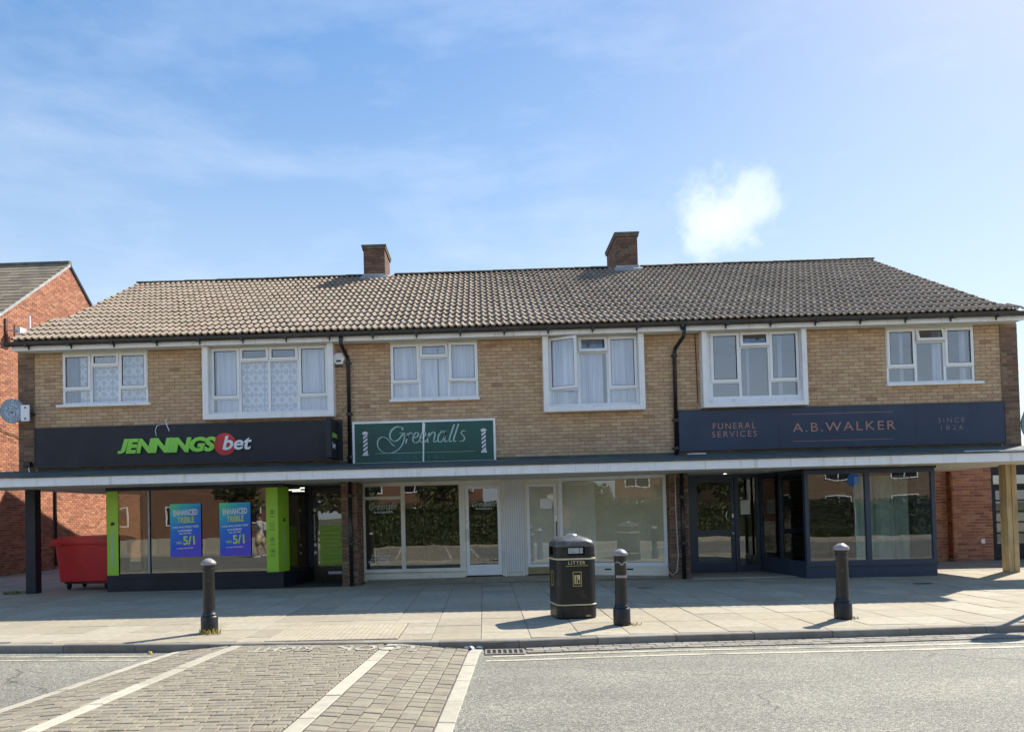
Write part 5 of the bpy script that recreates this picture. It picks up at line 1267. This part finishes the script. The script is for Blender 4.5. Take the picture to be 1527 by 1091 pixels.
poster(-6.63, 'left of two blue enhanced treble posters in the betting window'); poster(-5.575, 'right of two blue enhanced treble posters in the betting window')
# lettering on barber glass
def glass_text(s, x, z, y, w_, h_, par, m='whitelit', **kw):
    return text_mesh(s, w_, h_, extrude=.0005, **kw).build('lettering', M[m], par, loc=(x, y, z))
glass_text('Greenalls', -2.56, 1.60, YG+.022, .62, .16, G1, 'silver', shear=.4); glass_text('BARBERS', -2.45, 1.52, YG+.022, .42, .045, G1)
glass_text('PLEASE NOTE', -2.50, .555, YG+.022, .40, .045, G1, bold=.02); glass_text('ALL HAIRCUTS', -2.55, .49, YG+.022, .42, .045, G1, bold=.02); glass_text('DRY & GEL ONLY', -2.60, .425, YG+.022, .50, .045, G1, bold=.02)
glass_text('Greenalls', -.26, 1.62, YG+.032, .52, .12, d1, 'silver', shear=.4); glass_text('BARBERS', -.18, 1.555, YG+.032, .36, .035, d1)

# ------------------------------------------------------------------ street furniture
def bollard(loc, label, lean=0):
    e = empty('bollard', label, 'bollard', loc, group='black bollards along the kerb')
    MB().lathe([(.106,0),(.108,.02),(.108,.19),(.098,.215),(.086,.225)], 28).build('base', M['iron'], e, smooth=True)
    MB().lathe([(.090,.222),(.093,.235),(.087,.25),(.080,.255),(.078,.30),(.073,.80),(.077,.805),(.080,.82),(.075,.835),(.074,.85),(.084,.862),(.086,.878)], 28).build('shaft', M['iron'], e, smooth=True)
    MB().lathe([(.087,.878),(.096,.885),(.097,.905),(.088,.918),(.070,.935),(.042,.955),(.015,.963),(.0,.965)], 28, cap=False).build('cap', M['ironcap'], e, smooth=True)
    e.rotation_euler = (0, lean, random.random()*6); return e
bo = bollard((-3.60, -5.98, 0), 'black bollard left of the raised crossing with yellow weeds at its foot')
def place(src, loc, label):
    c = copy_tree(src); c.location = loc; c['label'] = label; c.rotation_euler = (R(.4), 0, random.random()*6); return c
b2_ = place(bo, (1.72, -6.02, 0), 'black bollard right beside the litter bin with tape remains round its neck')
b3_ = place(bo, (4.56, -5.90, 0), 'black bollard on its own in front of the navy shop window')
tp = MB(); n = 20
for k in range(n):
    a0, a1 = -2.6+2.2*k/n, -2.6+2.2*(k+1)/n; z0 = .775+.02*math.sin(k*.5)
    for zz, h in ((z0, .025),): tp.quad((.0765*math.cos(a0),.0765*math.sin(a0),zz),(.0765*math.cos(a1),.0765*math.sin(a1),zz),(.0765*math.cos(a1),.0765*math.sin(a1),zz+h),(.0765*math.cos(a0),.0765*math.sin(a0),zz+h))
    tp.quad((.0775*math.cos(a0),.0775*math.sin(a0),.60),(.0775*math.cos(a1),.0775*math.sin(a1),.60),(.0775*math.cos(a1),.0775*math.sin(a1),.635),(.0775*math.cos(a0),.0775*math.sin(a0),.63))
b2_.rotation_euler = (0,0,0); tp.build('tape', M['ironcap'], b2_)

# litter bin
LB_ = empty('litter_bin', 'black litter bin with gold bands and domed lid near the kerb', 'litter bin', (1.20, -5.17, 0), R(8)); LB_.scale = (.93,.93,1.0)
def rsec(h, r, n=7):   # rounded square section with chamfer like corners
    P = []
    for q in range(4):
        c = Vector((h-r, h-r)); 
        for k in range(n):
            a = math.pi/2*k/(n-1); P.append(Matrix.Rotation(q*math.pi/2, 2) @ (c+Vector((r*math.cos(a), r*math.sin(a)))))
    return P
def loft(rows, skip=None, cap=True, n=7):
    b = MB(); m = 4*n
    for h, r, z in rows: b.v += [(p.x, p.y, z) for p in rsec(h, r, n)]
    for i in range(len(rows)-1):
        for k in range(m):
            if skip and skip(i, k): continue
            k2 = (k+1) % m; b.f.append((i*m+k, i*m+k2, (i+1)*m+k2, (i+1)*m+k)); b.t.append(0)
    if cap: b.f.append(tuple(range(m-1, -1, -1))); b.t.append(0); b.f.append(tuple(range((len(rows)-1)*m, len(rows)*m))); b.t.append(0)
    return b
loft([(.290,.12,0),(.300,.12,.02),(.300,.12,.17),(.296,.12,.18)]).build('base', M['binblack'], LB_, smooth=False)
loft([(.302,.12,.183),(.305,.12,.187),(.305,.12,.197),(.302,.12,.20)]).build('gold_band', M['goldpale'], LB_)
loft([(.295,.12,.20),(.298,.12,.21),(.298,.12,.785),(.295,.12,.80)]).build('body', M['binblack'], LB_)
loft([(.303,.12,.80),(.307,.12,.804),(.307,.12,.820),(.303,.12,.823)]).build('gold_band', M['goldpale'], LB_)
hd = MB()
# hood: ring with an opening in each face
def hood():
    b = MB(); z0, z1, z2, z3 = .823, .865, .975, 1.03; h, r = .300, .12; f = h-r; o = .125
    b = loft([(.300,.12,z0),(.300,.12,z1)], cap=False); 
    c = loft([(.300,.12,z1),(.298,.12,z2)], skip=lambda i, k: (k % 7) == 6, cap=False)
    d = loft([(.298,.12,z2),(.298,.12,1.0),(.290,.13,1.035),(.262,.16,1.065),(.20,.16,1.095),(.12,.115,1.118),(.06,.058,1.125)])
    base = len(b.v); b.v += c.v; b.f += [tuple(base+i for i in q) for q in c.f]; b.t += c.t
    for q in range(4):      # cheeks beside each opening
        Mx = Matrix.Rotation(q*math.pi/2, 4, 'Z')
        b.box(-f-.002, -h+.001, z1, -o, -h+.02, z2, Mx); b.box(o, -h+.001, z1, f+.002, -h+.02, z2, Mx)
    return b, d
hb, hdm = hood(); hb.build('hood', M['binblack'], LB_)
hdm.build('dome', M['bindome'], LB_, smooth=True)
MB().lathe([(.10,1.115),(.10,1.130),(.07,1.140),(.05,1.148),(.0,1.150)], 20, cap=False).build('ash_plate', M['steel'], LB_, smooth=True)
loft([(.26,.12,.80),(.26,.12,1.0)]).build('liner', M['void'], LB_)
b = MB(); b.box(-.115, -.285, .885, .035, -.27, .962); b.box(.04, -.292, .885, .085, -.27, .962); b.build('carton', M['lead'], None); 
bpy.data.objects['carton'].location = LB_.location; bpy.data.objects['carton'].rotation_euler = LB_.rotation_euler; tag(bpy.data.objects['carton'], 'grey carton stuffed in the mouth of the litter bin', 'carton')
g = MB(); g.box(-.165, -.3045, .715, .165, -.3, .722); g.build('gold_rule', M['gold'], LB_)
letters('LITTER', -.125, .737, -.299, .25, .046, M['goldpale'], LB_, bold=.012, spacing=1.25, extrude=.004)
g = MB(); g.frame(-.065, .44, .065, .64, .010, -.303, -.299); g.build('gold_frame', M['gold'], LB_)
g = MB(); g.box(-.042, -.304, .475, .042, -.299, .595); g.build('pictogram_panel', M['goldpale'], LB_)
g = MB(); g.box(-.022,-.307,.52,-.010,-.304,.572).box(-.024,-.307,.576,-.008,-.304,.590).box(-.026,-.307,.485,-.012,-.304,.52).box(.005,-.307,.485,.030,-.304,.53).box(-.010,-.307,.545,.012,-.304,.553); g.build('pictogram', M['binblack'], LB_)
g = MB(); 
for q in (1, 3): g.frame(-.065, .44, .065, .64, .010, -.303, -.299, Matrix.Rotation(q*math.pi/2, 4, 'Z')); 
g.build('gold_frame', M['gold'], LB_)
g = MB(); 
for k in range(5): g.box(.115+.016*k, -.3035, .03, .123+.016*k+.003*(k%2), -.300, .045+.012*((k*7)%3)*.5)
g.build('scuff', M['goldpale'], LB_)

# red wheelie bin
WB = empty('wheelie_bin', 'red four wheeled waste bin behind the black post', 'waste bin', (-8.80, .93, 0), R(-4))
b = MB(); b.hexa([(-.585,-.38,.17),(.585,-.38,.17),(.585,.38,.17),(-.585,.38,.17)], [(-.64,-.46,1.02),(.64,-.46,1.02),(.64,.46,1.02),(-.64,.46,1.02)]); b.build('body', M['wheelred'], WB, bevel=.03)
b = MB(); b.box(-.69,-.50,1.0,.69,-.45,1.05).box(-.69,.45,1.0,.69,.50,1.05).box(-.69,-.45,1.0,-.63,.45,1.05).box(.63,-.45,1.0,.69,.45,1.05)
b.box(-.74,-.46,.98,-.44,-.53,1.02).box(.44,-.46,.98,.74,-.53,1.02); b.build('rim', M['wheelred'], WB, bevel=.01)
b = MB(); n = 12; P0 = []
for k in range(n+1):
    t = k/n; xx = -.70+1.40*t; P0.append((xx, 1.08+.11*math.sin(math.pi*t)**.6))
for (xa_, za_), (xb_, zb_) in zip(P0, P0[1:]): b.quad((xa_,-.54,za_),(xb_,-.54,zb_),(xb_,.54,zb_),(xa_,.54,za_))
b.quad((.70,-.54,1.04),(-.70,-.54,1.04),(-.70,.54,1.04),(.70,.54,1.04)); b.quad((-.70,-.54,1.04),(.70,-.54,1.04),*[(x,-.54,z) for x, z in P0[::-1]]); b.quad((.70,.54,1.04),(-.70,.54,1.04),*[(x,.54,z) for x, z in P0])
b.quad((-.70,-.54,1.04),(-.70,-.54,1.08),(-.70,.54,1.08),(-.70,.54,1.04)); b.quad((.70,-.54,1.04),(.70,.54,1.04),(.70,.54,1.08),(.70,-.54,1.08))
b.build('lid', M['wheelred'], WB, smooth=False)
b = MB()
for i in range(4): b.box(-.48+i*.28,-.475,.42,-.44+i*.28,-.40,.95, None)
MB().box(-.50,-.34,.13,.50,.34,.169).build('chassis', M['black'], WB)
for xx in (-.44, .44):
    for yy in (-.28, .28):
        cst = MB().box(xx-.035,yy-.02,.10,xx-.025,yy+.06,.18).box(xx+.025,yy-.02,.10,xx+.035,yy+.06,.18).build('castor', M['black'], WB)
        wl = MB(); wl.lathe([(.04,-.022),(.082,-.022),(.09,-.014),(.09,.014),(.082,.022),(.04,.022)], 20); wl.build('wheel', M['rubber'], WB, loc=(xx, yy+.02, .09), rot=(0, R(90), R(10)))

# gully grate
GR = empty('drain_grate', 'rusty slotted gully grate in the gutter beside the crossing', 'drain', (.19, kerb_y(.2)-.185, -.0885))
b = MB(); b.box(-.21,-.145,-.01,.21,.135,.002); b.build('pit', M['void'], GR)
b = MB(); b.box(-.22,-.155,-.01,.22,-.115,.012).box(-.22,.105,-.01,.22,.145,.012)
for k in range(8): b.box(-.22+k*.0595,-.115,-.01,-.22+k*.0595+.024,.105,.012)
b.build('grille', M['castiron'], GR, bevel=.003)

# road sign at the right edge
RSN = empty('road_sign', 'grey backs of round road signs on a pole at the right edge', 'road sign', (7.72, -5.1, 0))
MB().tube([(0,0,0),(0,0,2.82)], .038, 14).build('pole', M['lead'], RSN, smooth=True)
def disc(c, yaw, z, r=.30):
    b = MB(); n = 32; ring = [(r*math.cos(2*math.pi*k/n), r*math.sin(2*math.pi*k/n)) for k in range(n)]
    b.hexa([(x, -.055, zz) for x, zz in ring], [(x, -.060, zz) for x, zz in ring]); o = b.build('sign_face', mat('grey_blue_back', (.19,.25,.28), .5, .05, 3) if 'grey_blue_back' not in bpy.data.materials else bpy.data.materials['grey_blue_back'], RSN); o.location = (c[0], c[1], z); o.rotation_euler = (0, 0, yaw)
    MB().box(-.05,-.05,-.02,.05,.045,.02).build('clip', M['lead'], RSN, loc=(0,0,z), rot=(0,0,yaw))
disc((0,0), 0, 2.50); disc((0,0), R(205), 2.50)
bl = mat('blue_sign_face', (.02,.12,.42), .4, .03); n = 32; ring = [(.29*math.cos(2*math.pi*k/n), .29*math.sin(2*math.pi*k/n)) for k in range(n)]
MB().hexa([(x, -.054, zz) for x, zz in ring[::-1]], [(x, -.052, zz) for x, zz in ring[::-1]]).build('sign_front', bl, RSN, loc=(0,0,2.50))
far_s = empty('road_sign', 'blue round sign on a grey pole across the street by the hedge', 'road sign', (16.3, -18.4, 0))
MB().tube([(0,0,0),(0,0,2.9)], .04, 10).build('pole', M['lead'], far_s)
MB().hexa([(x, .06, zz) for x, zz in ring[::-1]], [(x, .064, zz) for x, zz in ring[::-1]]).build('sign_face', bl, far_s, loc=(0,0,2.55))

# weeds and litter
def tufts(name, cx, cy, rad, n, col, hgt, label, cat):
    b = MB()
    for _ in range(n):
        a = random.random()*6.3; d = rad*math.sqrt(random.random()); x, y = cx+math.cos(a)*d, cy+math.sin(a)*d*.5; l = hgt*random.uniform(.4, 1); t = random.random()*6.3; wv = .005
        px, py = math.cos(t), math.sin(t); ox, oy = random.uniform(-.6,.6)*l, random.uniform(-.6,.6)*l
        b.quad((x-px*wv,y-py*wv,0),(x+px*wv,y+py*wv,0),(x+ox*.5+px*wv,y+oy*.5+py*wv,l*.7),(x+ox,y+oy,l),(x+ox*.5-px*wv,y+oy*.5-py*wv,l*.7))
    return tag(b.build(name, mat(name+'_leaf', col, .8, .3, 30), None), label, cat, kind='stuff')
tufts('dry_weeds', -3.55, -6.10, .15, 70, (.45,.38,.12), .09, 'dry yellow weeds round the foot of the left bollard', 'weeds')
tufts('grass_tuft', -9.95, -.15, .25, 90, (.10,.16,.04), .10, 'small green grass tuft beside the black post', 'grass')
tufts('dry_weeds', 1.80, -6.05, .18, 40, (.30,.27,.12), .04, 'thin moss and weeds round the middle bollard', 'weeds')
tufts('dry_weeds', 4.6, -5.93, .16, 40, (.28,.27,.12), .04, 'thin weeds round the right bollard', 'weeds')
yl = MB(); yl.lathe([(.0,.012),(.016,.011),(.032,.004),(.028,.0)], 5, cap=False)
tag(yl.build('fallen_leaf', mat('yellow_leaf', (.42,.33,.05), .7), None, loc=(-3.98+.03, -6.93, -.082), rot=(R(50), R(20), 0)), 'yellow leaf lying against the kerb left of the crossing', 'leaf')
for (x, y, pl_) in ((-.23,-7.02,'leftmost'),(-.17,-7.06,'middle'),(-.09,-7.04,'rightmost')):
    b = MB(); b.lathe([(.0,.03),(.03,.022),(.05,.004),(.03,0)], 6, cap=False); tag(b.build('paper_scrap', M['whitelit'], None, loc=(x, y, -.08), rot=(random.random(), .2, random.random()*3)), pl_+' of the white paper scraps left of the gully grate', 'litter', group='paper scraps by the grate')
sh = MB()
for (x, y) in ((3.0,-1.6),(7.9,-1.9)):
    b = MB(); n = 16; b.quad(*[(x+.17*math.cos(2*math.pi*k/n), y+.11*math.sin(2*math.pi*k/n), .0035) for k in range(n)]); tag(b.build('inspection_cover', M['gutter'], None), 'small dark cover in the paving '+('left of the angled navy window' if x < 5 else 'in front of the navy shop window'), 'cover')

# ------------------------------------------------------------------ far side of the street (seen in the shop glass)
b = MB(); b.box(-60,-60,-.2,60,-17.2,.0); b.build('far_pavement', mat('far_paving', (.42,.38,.30), .9, .12, 2, .3, 60, dirt=(.33,.29,.22), dscale=1), kind='structure')
lw = empty('garden_wall', 'low buff stone wall across the street, behind the viewer', 'wall')
x = -30; b = MB()
while x < -6:
    l = random.uniform(.5,1.1); 
    if not (-9.6 < x < -8.2) and x < -6.2: b.cur = random.random(); b.box(x, -19.4, 0, x+l-.02, -19.05, .62+random.uniform(-.02,.02))
    x += l
b.build('stone', M['edging'], lw, kind='stuff')
def leaves(b, n, fn, s):
    for _ in range(n):
        p = fn(); t = Vector((random.uniform(-1,1), random.uniform(-1,1), random.uniform(-.6,1))).normalized(); u_ = t.orthogonal().normalized(); v_ = t.cross(u_); k = s*random.uniform(.6,1.3)
        b.cur = random.random(); b.quad(p-u_*k, p+v_*k*.5, p+u_*k, p-v_*k*.5)
M['leaf'] = tinted('foliage', [(0,(.05,.065,.026)),(.3,(.085,.10,.042)),(.6,(.11,.12,.06)),(.85,(.15,.135,.07))], grain=.1)
hg = empty('hedge', 'long clipped green hedge across the street', 'hedge')
b = MB(); b.box(4,-21.3,0,24,-20.3,1.45); b.box(-6.0,-18.9,0,3.6,-18.0,1.75); b.build('hedge_core', M['leaf'], hg)
b = MB(); leaves(b, 8000, lambda: Vector((random.uniform(3.9,24.2), -20.2+random.uniform(-.1,.1) if random.random() < .6 else random.uniform(-21.3,-20.2), random.uniform(.1,1.65) if random.random() < .7 else random.uniform(1.4,1.75))), .09); leaves(b, 7000, lambda: Vector((random.uniform(-6.2,3.8), -17.95+random.uniform(-.12,.12) if random.random() < .7 else random.uniform(-18.9,-18), random.uniform(.05,1.8) if random.random() < .7 else random.uniform(1.7,2.05))), .08); b.build('leaves', M['leaf'], hg, kind='stuff')
def tree(x, y, h, r, label):
    e = empty('street_tree', label, 'tree', (x, y, 0)); MB().tube([(0,0,0),(.1,0,h*.3),(0,.1,h*.6),(.1,0,h*.85)], [.2,.15,.1,.04], 8).build('trunk', M['wood'], e)
    cl = [Vector((random.uniform(-r,r)*.7, random.uniform(-r,r)*.7, h*.62+random.uniform(-r,r)*.7)) for _ in range(14)]
    def fn():
        c = random.choice(cl); d = Vector((random.gauss(0,1), random.gauss(0,1), random.gauss(0,1))).normalized()*r*.42*random.uniform(.6,1.05); return c+d
    b = MB(); leaves(b, 5000, fn, .16); b.build('crown', M['leaf'], e)
tree(-13.5, -24.5, 6.5, 2.2, 'leafy tree across the street in front of the red office'); tree(-2.5, -26, 6, 2.3, 'leafy tree across the street behind the hedge'); tree(9, -27, 5.5, 2.1, 'round tree across the street right of the houses')
tree(3.2, -23, 5.0, 1.9, 'small leafy tree across the street just behind the hedge gap'); tree(14, -25, 6.5, 2.4, 'tall leafy tree across the street before the brown house'); tree(-8, -24, 5.5, 2.0, 'leafy tree across the street at the end of the low wall')
def backhouse(x0, x1, y, hz, label, wm, winz, roofh, n):
    e = empty('house_opposite', label, 'house'); b = MB(); b.box(x0, y-8, 0, x1, y, hz); b.build('wall', wm, e)
    r = MB(); r.hexa([(x0-.3,y+.3,hz),(x1+.3,y+.3,hz),(x1+.3,y-8.3,hz),(x0-.3,y-8.3,hz)], [(x0-.3,y-3.9,hz+roofh),(x1+.3,y-3.9,hz+roofh),(x1+.3,y-4.1,hz+roofh),(x0-.3,y-4.1,hz+roofh)]); r.build('roof', M['ridge'], e)
    for i in range(n):
        cx = x0+(x1-x0)*(i+.5)/n
        for z0 in winz:
            f = MB().frame(cx-.9, z0, cx+.9, z0+1.15, .07, y, y+.05).box(cx-.03,y,z0+.07,cx+.03,y+.05,z0+1.08).build('window', M['white'], e); MB().box(cx-.83,y+.005,z0+.07,cx+.83,y+.015,z0+1.08).build('pane', M['black'], f)
backhouse(-34,-13,-31,5.2,'long red brick office across the street', mat('office_brick', (.20,.10,.065), .9, .2, 3), (1.2,), .6, 5)
backhouse(-10,0,-36,4.8,'red house across the street beyond the hedge', bpy.data.materials['office_brick'], (.9,3.1), 2.2, 3)
backhouse(3,14,-36,4.8,'pale rendered house across the street beyond the hedge', mat('render', (.55,.52,.45), .9, .1, 2), (.9,3.1), 2.2, 3)
backhouse(17,30,-35,4.8,'brown house across the street on the far right', mat('dull_brick', (.22,.15,.10), .9, .2, 3), (.9,3.1), 2.0, 3)

# pedestrian whose reflection shows in the betting shop window
def person(loc, rz):
    e = empty('person', 'person in pale shirt and shorts carrying a bag along the far side of the road', 'person', loc, rz)
    V = [(0,0,.92),(0,.0,1.12),(0,.02,1.36),(0,.02,1.50),(0,.035,1.58), (.10,0,.88),(.11,.10,.50),(.11,.02,.10),(.11,.14,.05), (-.10,0,.88),(-.11,-.10,.50),(-.11,-.26,.14),(-.11,-.18,.06), (.19,.02,1.42),(.25,-.08,1.16),(.27,.04,.93),(.27,.08,.84), (-.19,.02,1.42),(-.25,.10,1.16),(-.26,.28,1.02),(-.26,.35,.98)]
    E = [(0,1),(1,2),(2,3),(3,4),(0,5),(5,6),(6,7),(7,8),(0,9),(9,10),(10,11),(11,12),(2,13),(13,14),(14,15),(15,16),(2,17),(17,18),(18,19),(19,20)]
    rad = [.15,.14,.16,.07,.055,.10,.065,.045,.04,.10,.065,.045,.04,.06,.042,.034,.03,.06,.042,.034,.03]
    me = bpy.data.meshes.new('body'); me.from_pydata(V, E, []); o = link('body', me, e); me.materials.append(M['skin'])
    m = o.modifiers.new('skin', 'SKIN'); 
    for i, r in enumerate(rad): me.skin_vertices[0].data[i].radius = (r, r*.8)
    me.skin_vertices[0].data[0].use_root = True
    s = o.modifiers.new('sub', 'SUBSURF'); s.levels = 1; s.render_levels = 1
    hd_ = MB().lathe([(.0,1.54),(.045,1.55),(.062,1.58),(.072,1.63),(.078,1.68),(.076,1.72),(.06,1.765),(.03,1.785),(.0,1.79)], 16, (0,.035,0), cap=False).box(-.01,.105,1.645,.01,.135,1.675).build('head', M['skin'], e, smooth=True)
    MB().lathe([(.082,1.67),(.085,1.72),(.068,1.775),(.03,1.798),(.0,1.80)], 16, (0,.02,0), cap=False).build('hair', M['hair'], e, smooth=True)
    sh_ = MB(); 
    def loop(z, rx, ry, cy=0): return [(rx*math.cos(2*math.pi*k/18), cy+ry*math.sin(2*math.pi*k/18), z) for k in range(18)]
    rings = [loop(.86,.195,.15), loop(1.05,.185,.145), loop(1.30,.21,.155,.01), loop(1.44,.20,.13,.02), loop(1.51,.09,.085,.02)]
    for rg in rings: sh_.v += rg
    for i in range(4):
        for k in range(18): sh_.f.append((i*18+k, i*18+(k+1)%18, (i+1)*18+(k+1)%18, (i+1)*18+k)); sh_.t.append(0)
    for sx, el in ((.19,(.25,-.08,1.16)), (-.19,(-.25,.10,1.16))): sh_.tube([(sx,.02,1.43),el], [.075,.062], 10)
    sh_.build('shirt', M['shirt'], e, smooth=True)
    so = MB(); so.tube([(.09,0,.92),(.11,.09,.54)], [.125,.095], 12); so.tube([(-.09,0,.92),(-.11,-.09,.54)], [.125,.095], 12); so.build('shorts', M['goldpale'], e, smooth=True)
    for sx, yy, zz in ((.11,.09,.0),(-.11,-.20,.03)): MB().hexa([(sx-.05,yy-.12,zz),(sx+.05,yy-.12,zz),(sx+.045,yy+.15,zz),(sx-.045,yy+.15,zz)], [(sx-.035,yy-.11,zz+.09),(sx+.035,yy-.11,zz+.09),(sx+.03,yy+.13,zz+.05),(sx-.03,yy+.13,zz+.05)]).build('shoe', M['whitelit'], e, bevel=.01)
    bg_ = MB().hexa([(-.14,-.17,1.05),(.14,-.17,1.05),(.13,-.33,1.08),(-.13,-.33,1.08)], [(-.12,-.14,1.45),(.12,-.14,1.45),(.10,-.27,1.42),(-.10,-.27,1.42)]).build('bag', M['shirt'], e, bevel=.03)
person((-9.2, -14.6, -.09), R(90))
